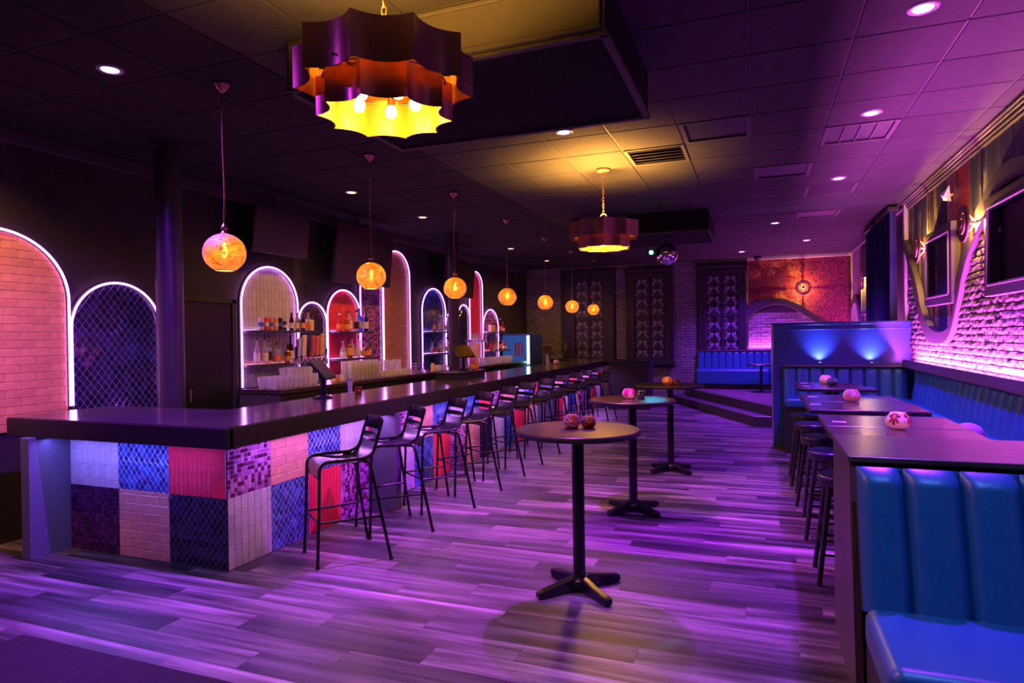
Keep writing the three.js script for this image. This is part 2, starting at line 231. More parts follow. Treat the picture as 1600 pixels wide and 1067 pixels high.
// shape in (z,y) extruded towards -x from the wall: local x = z, local y = y, depth along local z, which becomes -x
function wallExtrude(pts, depth, x0, bevel = 0.004) { const sh = new THREE.Shape(pts.map((p) => V2(p[0], p[1]))); const g = new THREE.ExtrudeGeometry(sh, { depth: depth - bevel, bevelEnabled: bevel > 0, bevelSize: bevel, bevelThickness: bevel, bevelSegments: 1, steps: 1 }); g.rotateY(-Math.PI / 2); g.translate(x0, 0, 0); return g; } // local x -> world z, depth -> world -x
{
  const brickMats = [[0.38, 0.35, 0.365], [0.32, 0.30, 0.315], [0.44, 0.41, 0.425]].map((c) => std(c, 0.85, 0, { map: texRockCol, bumpMap: texRock, bumpScale: 0.012 }));
  const vars = []; const R = RNG(77);
  for (let v = 0; v < 10; v++) { // split-face stone: grid front with broken relief
    const w = [0.14, 0.17, 0.2, 0.23, 0.26][v % 5], h = 0.062, g = new THREE.BoxGeometry(w, h, 0.04, 6, 3, 1), p = g.attributes.position;
    const sd = 100 + v; for (let i = 0; i < p.count; i++) { const x = p.getX(i), y = p.getY(i), z = p.getZ(i); if (z > 0) { const ex = Math.min(1, (w / 2 - Math.abs(x)) / 0.012), n = hash2(Math.round((x + 1) * 400), Math.round((y + 1) * 400), sd); const edge = (Math.abs(y) > h / 2 - 1e-4 || ex < 0.01) ? 0.5 : 0; p.setZ(i, z + (n - 0.5) * 0.017 - edge * 0.016); if (Math.abs(y) > h / 2 - 1e-4) p.setY(i, y * (y > 0 ? 0.97 : 0.80 + 0.18 * hash2(Math.round((x + 2) * 300), 2, sd))); } }
    g.computeVertexNormals(); boxUV(g, 1, R() * 0.6, R() * 0.6); g.rotateY(-Math.PI / 2); vars.push([w, g]);
  }
  const all = [];
  for (let j = 0; j < 34; j++) { const y = 1.225 + 0.034 + j * 0.068; let z = -10.36 - rr(0, 0.1); while (z < -4.4) { const v = Math.floor(rnd() * 10), w = vars[v][0]; const zc = z + w / 2; z += w + 0.007; if (y > yMid(zc) + 0.02 || y > 3.0) continue; const inF1 = zc > -9.08 && zc < -7.95 && y > 2.0 && y < 2.8, inF2 = zc > -6.85 && zc < -5.8 && y > 2.02 && y < 2.8; if (inF1 || inF2) continue; all.push([zc, y, v]); } }
  all.sort((a, b) => (b[0] > -6.1 ? -20 : b[0]) - (a[0] > -6.1 ? -20 : a[0]));
  const rest = [];
  all.forEach(([z, y, v], n) => { const m = brickMats[Math.floor(rnd() * 3)], x = XW - 0.012 - rr(0, 0.012); if (n < 298) part(wallRight, 'brick', vars[v][1], m).position.set(x, y, z); else rest.push(vars[v][1].clone().translate(x, y, z)); });
  if (rest.length) part(wallRight, 'far_bricks', join(rest), brickMats[0]).userData.kind = 'stuff';
}
// mural: poured and dripped paint on board above the wave
const dripMix = (u, v, s) => { const drip = fbm(u, v * 0.5, 90, 3, 3, s), wash = fbm(u, v, 6, 5, 4, s + 5), grit = vnoise(u * 500, v * 260, 500, 260, s + 9), streak = fbm(u, v, 220, 10, 2, s + 13); return [drip, wash, grit, streak]; };
const mixc = (a, b, t) => [lerp(a[0], b[0], t), lerp(a[1], b[1], t), lerp(a[2], b[2], t)];
const texMural = dataTex(1024, 512, (u, v) => { // u over z -10.4 .. -5.0, v over y 1.5 .. 3.5
  const z = -10.4 + u * 5.4, [d, w, g, st] = dripMix(u, v, 301); let c;
  const wob = (d - 0.5) * 0.25, zz = z + wob * 0.5;
  if (zz < -8.75) c = mixc([0.16, 0.18, 0.30], [0.66, 0.60, 0.34], sstep(0.46, 0.62, d * 0.6 + w * 0.4));
  else if (zz < -8.45) c = [0.10, 0.14, 0.30];
  else if (zz < -8.12) c = mixc([0.62, 0.26, 0.46], [0.86, 0.66, 0.66], sstep(0.52, 0.66, d));
  else if (zz < -7.62) c = mixc([0.60, 0.10, 0.16], [0.30, 0.08, 0.14], sstep(0.4, 0.62, w));
  else c = mixc(mixc([0.13, 0.17, 0.30], [0.30, 0.34, 0.42], sstep(0.42, 0.6, d)), [0.62, 0.58, 0.42], sstep(0.55, 0.72, st * 0.5 + w * 0.5));
  const k = 0.55 + 0.9 * g * g + 0.5 * (st - 0.5); return [c[0] * k, c[1] * k, c[2] * k];
});
const texRug = dataTex(1024, 512, (u, v) => { // back mural: red, gold and violet dabs
  const [d, w, g, st] = dripMix(u, v, 401), sp = vnoise(u * 150, v * 90, 150, 90, 411), sp2 = vnoise(u * 260, v * 150, 260, 150, 413);
  let c = mixc([0.44, 0.05, 0.08], [0.55, 0.10, 0.30], sstep(0.35, 0.75, u + (w - 0.5) * 0.4));
  c = mixc(c, [0.80, 0.52, 0.20], sstep(0.47, 0.62, w) * sstep(0.85, 0.35, u) * 0.9); c = mixc(c, [0.20, 0.08, 0.34], sstep(0.66, 0.74, sp)); c = mixc(c, [0.12, 0.02, 0.06], sstep(0.62, 0.70, 1 - sp2) * 0.8); c = mixc(c, [0.80, 0.36, 0.48], sstep(0.80, 0.86, sp2) * 0.7);
  const k = 0.6 + 0.8 * g; return [c[0] * k, c[1] * k, c[2] * k];
});
{
  const pts = [...inS.map(([z, y], i) => [z, (y + outS[i][1]) / 2]).filter(([z]) => z > -10.42 && z < -5.1), [-5.1, 3.5], [-10.42, 3.5]];
  const g = wallExtrude(pts, 0.024, XW, 0); const p = g.attributes.position, u = g.attributes.uv; for (let i = 0; i < p.count; i++) u.setXY(i, (p.getZ(i) + 10.4) / 5.4, (p.getY(i) - 1.5) / 2);
  single('mural_panel', g, std([1, 1, 1], 0.6, 0, { map: texMural, bumpMap: texMural, bumpScale: 0.003 }), 'drip-painted blue, gold and magenta mural board above the wave moulding', 'mural');
  const band = [...inS, ...outS.slice().reverse()];
  single('wave_moulding', wallExtrude(band, 0.085, XW, 0.006), std([0.055, 0.05, 0.062], 0.55), 'dark wave-shaped moulding dipping between brick and mural on right wall', 'moulding');
  const crown = struct('trim_2', null, null, 'ribbed crown moulding over the mural');
  part(crown, 'crown_board', rspan(XW - 0.03, XW, 3.37, 3.5, -10.5, ZF, 0.004), M.purpleWood);
  for (const [y, r, x] of [[3.39, 0.014, 0.03], [3.425, 0.016, 0.04], [3.462, 0.018, 0.055], [3.485, 0.015, 0.075]]) part(crown, 'crown_rib', rod([XW - x, y, -10.5], [XW - x, y, ZF], r, 10), std([0.13, 0.095, 0.11], 0.35));
}
// framed dark niches on the wall
function niche(name, label, z0, z1, y0, y1, x = XW, depth = 0.11, b = 0.105) {
  const t = thing(name, label, 'frame', [x, y0, (z0 + z1) / 2]); const w = z1 - z0, h = y1 - y0, mF = std([0.05, 0.042, 0.058], 0.5);
  part(t, 'frame', join([rspan(-depth, 0, h - b, h, -w / 2, w / 2, 0.006), rspan(-depth, 0, 0, b, -w / 2, w / 2, 0.006), rspan(-depth, 0, b, h - b, -w / 2, -w / 2 + b, 0.006), rspan(-depth, 0, b, h - b, w / 2 - b, w / 2, 0.006)]), mF);
  part(t, 'inner_lip', join([rspan(-depth - 0.012, -depth + 0.01, h - b, h - b + 0.018, -w / 2 + b, w / 2 - b, 0.003), rspan(-depth - 0.012, -depth + 0.01, b - 0.018, b, -w / 2 + b, w / 2 - b, 0.003), rspan(-depth - 0.012, -depth + 0.01, b, h - b, -w / 2 + b - 0.018, -w / 2 + b, 0.003), rspan(-depth - 0.012, -depth + 0.01, b, h - b, w / 2 - b, w / 2 - b + 0.018, 0.003)]), std([0.16, 0.12, 0.16], 0.45));
  part(t, 'dark_pane', span(-0.02, -0.005, b * 0.9, h - b * 0.9, -w / 2 + b * 0.9, w / 2 - b * 0.9), M.blackGloss);
  return t;
}
niche('framed_niche', 'dark framed black pane hung in the dip of the wave moulding', -9.09, -7.93, 1.97, 2.83);
niche('framed_niche', 'large dark framed black pane on the brick at right edge', -6.88, -5.72, 1.975, 2.84);
niche('framed_niche', 'small dark framed black pane beyond the blue curtain', -14.25, -12.98, 2.0, 2.8);
// disc sconces: perforated ring on a cross of arms with the lamp behind it
function sconce(label, pos, face) { // face: rotation about y so that local +z looks into the room
  const t = thing('disc_sconce', label, 'sconce', pos, face, 'bronze disc wall sconces'); const mB = std([0.30, 0.16, 0.14], 0.38, 0.8);
  const ring = (ro, ri, d, z, holes) => { const sh = new THREE.Shape(); sh.absarc(0, 0, ro, 0, Math.PI * 2); const h = new THREE.Path(); h.absarc(0, 0, ri, 0, Math.PI * 2, true); sh.holes.push(h); for (let i = 0; i < holes; i++) { const a = i / holes * Math.PI * 2, q = new THREE.Path(), r = (ro + ri) / 2; q.absarc(Math.cos(a) * r, Math.sin(a) * r, 0.008, 0, Math.PI * 2, true); sh.holes.push(q); } return new THREE.ExtrudeGeometry(sh, { depth: d, bevelEnabled: true, bevelSize: 0.003, bevelThickness: 0.003, bevelSegments: 1, curveSegments: 32 }).translate(0, 0, z); };
  part(t, 'outer_ring', ring(0.175, 0.105, 0.012, 0.10, 24), mB); part(t, 'inner_ring', ring(0.095, 0.052, 0.01, 0.112, 16), std([0.55, 0.34, 0.2], 0.35, 0.9)); part(t, 'centre_disc', at(cyl(0.042, 0.042, 0.02, 0, 0, 0, 24), 0, 0, 0.118, Math.PI / 2), mB);
  part(t, 'wall_plate', at(cyl(0.05, 0.055, 0.02, 0, 0, 0, 24), 0, 0, 0.01, Math.PI / 2), mB);
  for (let i = 0; i < 4; i++) { const a = i * Math.PI / 2; part(t, 'arm', join([rod([Math.cos(a) * 0.03, Math.sin(a) * 0.03, 0.02], [Math.cos(a) * 0.15, Math.sin(a) * 0.15, 0.1], 0.008), rod([Math.cos(a) * 0.03, Math.sin(a) * 0.03, 0.02], [Math.cos(a) * 0.13, Math.sin(a) * 0.13, 0.03], 0.008)]), mB); }
  part(t, 'bulb', new THREE.SphereGeometry(0.016, 14, 10).translate(0, 0, 0.075), glow(rgb(1, 0.6, 0.2), 14)); const l = new THREE.PointLight(rgb(1, 0.47, 0.10), I_SCONCE * 0.55); l.position.set(0, 0, 0.075); l.castShadow = true; l.shadow.radius = 0.4; t.add(l);
  return t;
}
sconce('bronze disc sconce on the rising side of the wave moulding', [XW - 0.07, 2.69, -7.23], -Math.PI / 2);
sconce('bronze disc sconce left of the first framed pane by the curtain', [XW - 0.05, 2.7, -9.25], -Math.PI / 2);
sconce('bronze disc sconce seen edge-on beyond the curtain', [XW - 0.02, 2.66, -13.95], -Math.PI / 2);
sconce('bronze disc sconce on red back mural throwing a cross of shadow', [0.99, 2.73, ZB + 0.04], 0);
{ // small faceted white fixture high on the mural
  const t = thing('wall_speaker', 'small white angular fixture high on the magenta mural stripe', 'speaker', [XW - 0.03, 3.13, -8.2], -Math.PI / 2);
  const g = new THREE.BufferGeometry(), P = [[-0.06, -0.03, 0.07], [0.08, -0.01, 0.10], [0.06, 0.11, 0.04], [-0.03, 0.03, 0.10], [0.01, -0.06, 0.01], [-0.06, 0.01, 0.0]], F = [[0, 1, 3], [1, 2, 3], [0, 4, 1], [3, 2, 5], [0, 3, 5], [0, 5, 4], [1, 4, 2], [5, 2, 4]];
  const a = []; F.forEach((f) => f.forEach((i) => a.push(...P[i]))); g.setAttribute('position', new THREE.BufferAttribute(new Float32Array(a), 3)); g.computeVertexNormals(); part(t, 'shell', fin(g), std([0.85, 0.8, 0.82], 0.5)); part(t, 'bracket', rod([0, 0.02, -0.01], [0, 0.0, 0.06], 0.012), M.white);
}
// stage end of the right wall: mural strips, arch moulding, curtains, pilaster
{
  const strip = (z0, z1, y0, y1, u0) => { const g = rspan(XW - 0.02, XW, y0, y1, z0, z1, 0.003), p = g.attributes.position; for (let i = 0; i < p.count; i++) g.attributes.uv.setXY(i, u0 + (p.getZ(i) - z0) / 5.4, (p.getY(i) - 1.5) / 2); return g; };
  single('mural_panel', strip(-15.0, -12.9, 1.3, 3.45, 0.02), std([1, 1, 1], 0.6, 0, { map: texMural }), 'narrow gold and blue mural strip beyond the curtain', 'mural');
  const arch = []; for (let i = 0; i <= 24; i++) { const a = Math.PI * i / 24; arch.push([-15.45 - Math.cos(a) * 0.75, 1.75 + Math.sin(a) * 0.72]); } for (let i = 24; i >= 0; i--) { const a = Math.PI * i / 24; arch.push([-15.45 - Math.cos(a) * 0.6, 1.75 + Math.sin(a) * 0.55]); }
  single('arch_moulding', wallExtrude(arch, 0.08, XW, 0.004), std([0.055, 0.05, 0.06], 0.55), 'dark arch moulding at the stage end of the right wall', 'moulding');
  single('pilaster', rspan(XW - 0.075, XW, 0, 3.5, -10.5, -10.4, 0.01), std([0.4, 0.36, 0.38], 0.6), 'pale upright post at the curtain edge above the blue partition', 'post');
  const curtain = (z0, z1, label, yb) => { const n = 120, pts = []; for (let i = 0; i <= n; i++) { const s = i / n, z = lerp(z0, z1, s); pts.push([z, 0.05 * Math.sin(s * 34) + 0.025 * Math.sin(s * 71 + 1)]); }
    const rows = 10, P = [], U = [], I = []; for (let r = 0; r <= rows; r++) { const y = lerp(yb, 3.43, r / rows), k = 0.75 + 0.3 * (1 - r / rows); for (let i = 0; i <= n; i++) { P.push(XW - 0.17 - pts[i][1] * k, y, pts[i][0]); U.push(pts[i][0], y); } }
    for (let r = 0; r < rows; r++) for (let i = 0; i < n; i++) { const a = r * (n + 1) + i, b = a + 1, c = a + n + 1, d = c + 1; I.push(a, c, b, b, c, d); }
    const q = P.length / 3; for (let i = 0; i < q; i++) { P.push(P[i * 3] + 0.006, P[i * 3 + 1], P[i * 3 + 2]); U.push(0, 0); } const m = I.length; for (let i = 0; i < m; i += 3) I.push(I[i] + q, I[i + 2] + q, I[i + 1] + q);
    const g = new THREE.BufferGeometry(); g.setAttribute('position', new THREE.BufferAttribute(new Float32Array(P), 3)); g.setAttribute('uv', new THREE.BufferAttribute(new Float32Array(U), 2)); g.setIndex(I); g.computeVertexNormals();
    const t = thing('curtain', label, 'curtain', [0, 0, 0]); part(t, 'drape', g, phys([0.012, 0.02, 0.085], 0.9, 0, { sheen: 0.3, sheenColor: rgb(0.1, 0.15, 0.5), sheenRoughness: 0.5, side: THREE.DoubleSide })); part(t, 'heading', rspan(XW - 0.25, XW - 0.1, 3.4, 3.47, z0, z1, 0.01), M.black); return t; };
  curtain(-11.62, -10.56, 'navy velvet curtain nearest the blue partition', 0.02); curtain(-12.9, -11.85, 'navy velvet curtain on the stage side of the gap', 0.4);
}
// back wall: brick, windows, mural, arch
{
  part(wallBack, 'plaster', span(XL - 0.2, XW + 0.2, 0, YC, ZB - 0.25, ZB), std([0.06, 0.055, 0.075], 0.85));
  const wins = [[-4.95, -3.45, 0.85, 3.42], [-3.2, -2.0, 0.85, 3.42], [-1.42, -0.22, 0.85, 3.42]], L = [];
  const mk = RNG(5); const B = polyTile([[-0.107, -0.031], [0.107, -0.031], [0.107, 0.031], [-0.107, 0.031]], 0.02, 0.006);
  for (let j = 0; j < 50; j++) { const y = 0.035 + j * 0.07; for (let i = 0; i < 40; i++) { const x = XL + (i + (j % 2) * 0.5) * 0.222; if (x > XW - 0.1) continue; if (x > -0.2 && y > 2.2) continue; let a0 = x - 0.107, a1 = x + 0.107; for (const w of wins) if (y > w[2] && y < w[3]) { if (x > w[0] && x < w[1]) { if (a0 > w[0] && a1 < w[1]) a1 = a0; else if (a0 < w[0]) a1 = Math.min(a1, w[0]); else a0 = Math.max(a0, w[1]); } else if (x <= w[0]) a1 = Math.min(a1, Math.max(a0, w[0])); else if (x >= w[1] ) a0 = Math.max(a0, Math.min(a1, w[1])); } const bw = a1 - a0; const a = 0.17 + 0.09 * mk(); if (bw < 0.02) continue; const G = bw > 0.21 ? B.clone() : polyTile([[-bw / 2, -0.031], [bw / 2, -0.031], [bw / 2, 0.031], [-bw / 2, 0.031]], 0.02, 0.006); L.push(tint(boxUV(G).translate((a0 + a1) / 2, y, ZB + (mk() - 0.5) * 0.008), [a, a * 0.96, a * 1.04])); } }
  const bk = part(wallBack, 'brickwork', join(L), std([1, 1, 1], 0.7, 0, { vertexColors: true, bumpMap: texRock, bumpScale: 0.012 })); bk.userData.kind = 'stuff';
  const film = canvasTex(256, 512, (c, w, h) => { // embossed flower film
    c.fillStyle = '#08080b'; c.fillRect(0, 0, w, h); const R = RNG(9); c.lineCap = 'round';
    for (let k = 0; k < 2; k++) for (let j = 0; j < 4; j++) { const x = w * (0.25 + 0.5 * k), y = h * (j + 0.5 + 0.5 * 0) / 4; c.save(); c.translate(x, y); if (k) c.scale(-1, 1); c.strokeStyle = 'rgb(190,184,204)'; c.lineWidth = 2.4;
      for (let a = 0; a < 9; a++) { c.beginPath(); c.moveTo(-6, -60 + a * 4); c.bezierCurveTo(20 + a * 6, -50 + a * 8, -44 + a * 12, 10, 8 - a * 7, 54 - a * 3); c.stroke(); }
      c.strokeStyle = 'rgb(150,144,164)'; c.lineWidth = 1.4; for (let a = 0; a < 60; a++) { const px = (R() - 0.5) * 126, py = (R() - 0.5) * 122; c.beginPath(); c.arc(px, py, 3 + R() * 9, R() * 6, R() * 6 + 3.5); c.stroke(); }
      for (let p = 0; p < 5; p++) { const a = p / 5 * Math.PI * 2; c.fillStyle = 'rgb(240,236,250)'; c.beginPath(); c.ellipse(36 + Math.cos(a) * 9, -22 + Math.sin(a) * 9, 6.5, 4, a, 0, 7); c.fill(); } c.fillStyle = 'rgb(160,150,170)'; c.beginPath(); c.arc(-30, 30, 7, 0, 7); c.fill(); c.restore(); }
  });
  const filmM = std([0.9, 0.9, 0.95], 0.35, 0, { map: film, bumpMap: film, bumpScale: 0.004 }), fr = std([0.022, 0.02, 0.03], 0.45);
  const windowAt = (name, label, x0, x1, gx0, gx1, ysill, arch = 0.14) => {
    const s = struct(name, null, null, label); const g = []; const yT = 3.14, gm = (gx0 + gx1) / 2, yM = 2.13;
    const outer = new THREE.Shape([V2(x0, ysill - 0.14), V2(x1, ysill - 0.14), V2(x1, 3.42), V2(x0, 3.42)]), hole = new THREE.Path(); hole.moveTo(gx0, ysill); hole.lineTo(gx0, yT - 0.06); hole.quadraticCurveTo(gm, yT + arch, gx1, yT - 0.06); hole.lineTo(gx1, ysill); hole.closePath(); outer.holes.push(hole);
    part(s, 'window_frame', new THREE.ExtrudeGeometry(outer, { depth: 0.06, bevelEnabled: true, bevelSize: 0.012, bevelThickness: 0.012, bevelSegments: 1 }).translate(0, 0, ZB + 0.01), fr);
    part(s, 'sill', rspan(x0 - 0.05, x1 + 0.05, ysill - 0.17, ysill - 0.09, ZB, ZB + (ysill > 1.2 ? 0.06 : 0.17), 0.01), fr); part(s, 'head_moulding', join([rspan(x0 - 0.04, x1 + 0.04, 3.3, 3.36, ZB, ZB + 0.14, 0.01), rspan(x0 - 0.02, x1 + 0.02, 3.2, 3.23, ZB, ZB + 0.11, 0.008)]), fr);
    part(s, 'casing_strip', join([rspan(x0 + 0.03, x0 + 0.07, ysill, 3.2, ZB + 0.07, ZB + 0.1, 0.006), rspan(x1 - 0.07, x1 - 0.03, ysill, 3.2, ZB + 0.07, ZB + 0.1, 0.006)]), fr);
    part(s, 'glazing_bar', join([rspan(gm - 0.022, gm + 0.022, ysill, yT + 0.1, ZB + 0.012, ZB + 0.06, 0.006), rspan(gx0, gx1, yM - 0.03, yM + 0.03, ZB + 0.012, ZB + 0.065, 0.006)]), fr);
    for (const [a, b, c, d] of [[gx0, gm, ysill, yM], [gm, gx1, ysill, yM], [gx0, gm, yM, yT + 0.08], [gm, gx1, yM, yT + 0.08]]) { const p = span(a, b, c, d, ZB + 0.002, ZB + 0.02), q = p.attributes.position; for (let i = 0; i < q.count; i++) p.attributes.uv.setXY(i, (q.getX(i) - a) / (b - a), (q.getY(i) - c) / 1.0); part(s, 'pane', p, filmM); }
  };
  windowAt('window_1', 'left window with flowered film behind the farthest pendants', -4.85, -3.5, -4.56, -3.77, 1.07); windowAt('window_2', 'middle window with flowered film', -3.18, -2.01, -2.98, -2.19, 1.07); windowAt('window_3', 'right window with flowered film above the stage bench', -1.4, -0.24, -1.21, -0.43, 1.25);
  // red mural with the arch cut in it
  const X0 = -0.24, X1 = XW, oc = [[-0.30, 2.18], [-0.239, 2.263], [-0.107, 2.399], [0.11, 2.479], [0.367, 2.498], [0.62, 2.467], [0.87, 2.356], [1.116, 2.18], [1.399, 1.97], [1.7, 1.78], [2.0, 1.66]], ic = [[-0.30, 1.9], [-0.231, 2.007], [-0.066, 2.189], [0.152, 2.31], [0.408, 2.359], [0.661, 2.306], [0.91, 2.163], [1.206, 1.952], [1.5, 1.76], [1.75, 1.6], [2.0, 1.48]];
  const o = spl(oc, 50), n = spl(ic, 50), mid = o.map((p, i) => [(p[0] + n[i][0]) / 2, (p[1] + n[i][1]) / 2]).filter((p) => p[0] > X0 && p[0] < X1);
  const g = new THREE.ExtrudeGeometry(new THREE.Shape([...mid, [X1, 3.45], [X0, 3.45]].map((p) => V2(...p))), { depth: 0.022, bevelEnabled: false }); const q = g.attributes.position; for (let i = 0; i < q.count; i++) g.attributes.uv.setXY(i, (q.getX(i) - X0) / (X1 - X0), (q.getY(i) - 1.6) / 1.9); g.translate(0, 0, ZB + 0.004);
  single('mural_panel', g, std([1, 1, 1], 0.55, 0, { map: texRug, bumpMap: texRug, bumpScale: 0.003 }), 'red, gold and violet dabbed mural board on the back wall', 'mural');
  single('arch_moulding', new THREE.ExtrudeGeometry(new THREE.Shape([...o, ...n.slice().reverse()].map((p) => V2(...p))), { depth: 0.08, bevelEnabled: true, bevelSize: 0.005, bevelThickness: 0.005, bevelSegments: 1 }).translate(0, 0, ZB + 0.005), std([0.04, 0.035, 0.045], 0.55), 'dark arch moulding below the red back mural', 'moulding');
  struct('trim_3', rspan(-0.24, XW, 3.43, 3.5, ZB, ZB + 0.05, 0.01), std([0.5, 0.42, 0.46], 0.5), 'pale cornice over the red mural');
  struct('trim_4', rspan(XW - 0.045, XW, 3.44, 3.5, ZB, -10.5, 0.01), std([0.4, 0.34, 0.38], 0.5), 'cornice at the stage end of the right wall');
}
// ---------------------------------------------------------------- tile panels
const TONES = {
  terracotta: [[0.70, 0.34, 0.15], [0.66, 0.31, 0.14], [0.62, 0.29, 0.13]].map((c) => std(c, 0.32, 0, { map: texGlaze })),
  peach: [[0.82, 0.40, 0.30], [0.78, 0.37, 0.28], [0.74, 0.35, 0.27]].map((c) => std(c, 0.32, 0, { map: texGlaze })),
  stack: [[0.62, 0.62, 0.66], [0.57, 0.57, 0.61], [0.66, 0.66, 0.70]].map((c) => std(c, 0.35, 0, { map: texGlaze })),
  diamond: [[0.015, 0.05, 0.24], [0.02, 0.07, 0.32], [0.03, 0.10, 0.40], [0.012, 0.036, 0.17], [0.05, 0.16, 0.50]].map((c) => std(c, 0.14)),
  ink: [[0.010, 0.011, 0.035], [0.016, 0.018, 0.06], [0.008, 0.008, 0.02]].map((c) => std(c, 0.08)),
  plum: [[0.055, 0.008, 0.06], [0.03, 0.004, 0.03], [0.085, 0.015, 0.09]].map((c) => std(c, 0.16)),
  mosaic: [[0.30, 0.08, 0.30], [0.13, 0.015, 0.11], [0.48, 0.20, 0.52], [0.07, 0.008, 0.05], [0.36, 0.12, 0.38]].map((c) => std(c, 0.14)),
  chevron: [std([0.70, 0.035, 0.075], 0.22)],
};
const GROUT = { terracotta: std([0.24, 0.10, 0.06], 0.9), peach: std([0.30, 0.12, 0.09], 0.9), stack: std([0.26, 0.26, 0.29], 0.9), diamond: std([0.66, 0.60, 0.66], 0.85), ink: std([0.22, 0.20, 0.25], 0.6), plum: std([0.05, 0.02, 0.05], 0.85), mosaic: std([0.58, 0.42, 0.60], 0.85), chevron: std([0.80, 0.24, 0.26], 0.8) };
const PIECE = { terracotta: 'subway_tile', peach: 'subway_tile', stack: 'stacked_tile', diamond: 'diamond_tile', ink: 'diamond_tile', plum: 'mosaic_tile', mosaic: 'mosaic_tile', chevron: 'chevron_tile' };
const geoCache = {};
function cellsOf(type, x0, x1, y0, y1, k) {
  const C = [], R = RNG(Math.round((x1 - x0) * 1000 + (y1 - y0) * 777 + type.length)); const q = (a, b, c, d, g, tone) => C.push([[[a + g, c + g], [b - g, c + g], [b - g, d - g], [a + g, d - g]], tone ?? R()]);
  if (type === 'peach' || type === 'terracotta') { const h = 0.0705 * k, w = 0.25 * k; for (let j = 0, y = y0; y < y1 - 0.004; j++, y += h) for (let x = x0 - (j % 2 ? w / 2 : 0) - w * 0.3; x < x1; x += w) q(x, x + w, y, y + h, 0.0016); }
  if (type === 'stack') { const w = 0.0675 * k, h = 0.235 * k; for (let i = 0, x = x0; x < x1 - 0.004; i++, x += w) for (let y = y0 - (i % 2 ? h / 2 : 0) - h * 0.25; y < y1; y += h) q(x, x + w, y, y + h, 0.0016); }
  if (type === 'mosaic' || type === 'plum') { const s = 0.0345 * k; for (let y = y0; y < y1 - 0.004; y += s) for (let x = x0; x < x1 - 0.004; x += s) q(x, x + s, y, y + s, 0.0022); }
  if (type === 'diamond' || type === 'ink') { const w = 0.056 * k, h = 0.07 * k, g = 0.0038; for (let j = 0; y0 + (j - 1) * h / 2 < y1; j++) for (let i = -1; x0 + (i - 0.5) * w < x1; i++) { const cx = x0 + (i + (j % 2) * 0.5) * w, cy = y0 + j * h / 2; C.push([[[cx - w / 2 + g, cy], [cx, cy - h / 2 + g * 1.2], [cx + w / 2 - g, cy], [cx, cy + h / 2 - g * 1.2]], R()]); } }
  if (type === 'chevron') { const w = 0.0225 * k, h = 0.021 * k, s = 0.021 * k; for (let i = 0, x = x0; x < x1; i++, x += w) for (let y = y0 - s - h; y < y1 + s; y += h) { const u = i % 2 ? s : 0, v = i % 2 ? 0 : s, g = 0.0013; C.push([[[x + g, y + u + g], [x + w - g, y + v + g], [x + w - g, y + v + h - g], [x + g, y + u + h - g]], R()]); } }
  return C;
}
// clip: convex counter-clockwise outline in the panel's own x, y; budget: how many more pieces may be separate meshes
function tilePanel(parent, type, clip, pos, turn, budget, k = 1, label) {
  const g = new THREE.Group(); g.name = 'tile_panel'; g.position.set(...pos); g.rotation.y = turn; parent.add(g); if (label) g.userData.label = label;
  const xs = clip.map((p) => p[0]), ys = clip.map((p) => p[1]), x0 = Math.min(...xs), x1 = Math.max(...xs), y0 = Math.min(...ys), y1 = Math.max(...ys);
  part(g, 'grout', polyTile(clip, 0.0085, 0.0005), GROUT[type]);
  const rest = [], mats = TONES[type], kind = PIECE[type], inner = insetPoly(clip, 0.0008) || clip;
  for (const [poly, t] of cellsOf(type, x0, x1, y0, y1, k)) {
    let c = clipPoly(poly, inner); if (!c) continue; c = dedupe(c, 5e-4); if (!c || areaOf(c) < 2.5e-5) continue;
    const m = Math.floor(t * mats.length * 0.999), whole = Math.abs(areaOf(c) - areaOf(poly)) < 1e-7, cx = poly.reduce((a, p) => a + p[0], 0) / poly.length, cy = poly.reduce((a, p) => a + p[1], 0) / poly.length;
    const d = { terracotta: 0.0125, peach: 0.0125, stack: 0.0125, diamond: 0.0128, ink: 0.0128, plum: 0.0122, mosaic: 0.0122, chevron: 0.0115 }[type], bv = type === 'chevron' ? 0.0008 : type === 'mosaic' ? 0.0012 : 0.0022;
    let geo; if (whole) { const key = type + k + (type === 'chevron' ? (poly[0][1] > poly[1][1]) : ''); geo = geoCache[key] ||= polyTile(c.map(([x, y]) => [x - cx, y - cy]), d, bv); } else geo = polyTile(c.map(([x, y]) => [x - cx, y - cy]), d, bv);
    if (!geo) continue; const tilt = (type === 'diamond' || type === 'ink' || type === 'mosaic') ? [(t * 97 % 1 - 0.5) * 0.03, (t * 53 % 1 - 0.5) * 0.03] : [(t * 97 % 1 - 0.5) * 0.012, (t * 53 % 1 - 0.5) * 0.012];
    if ((budget[kind] ?? 0) > 0) { budget[kind]--; const p = part(g, kind, geo, mats[m]); p.position.set(cx, cy, 0); p.rotation.set(tilt[0], tilt[1], 0); }
    else { const q = geo.clone(); at(q, cx, cy, 0, tilt[0], tilt[1]); const col = mats[m].color; rest.push(tint(q, [col.r, col.g, col.b])); }
  }
  if (rest.length) part(g, kind + 's_small', join(rest), std([1, 1, 1], mats[0].roughness, 0, { vertexColors: true })).userData.kind = 'stuff';
  return g;
}
const rectClip = (w, h) => [[0, 0], [w, 0], [w, h], [0, h]];
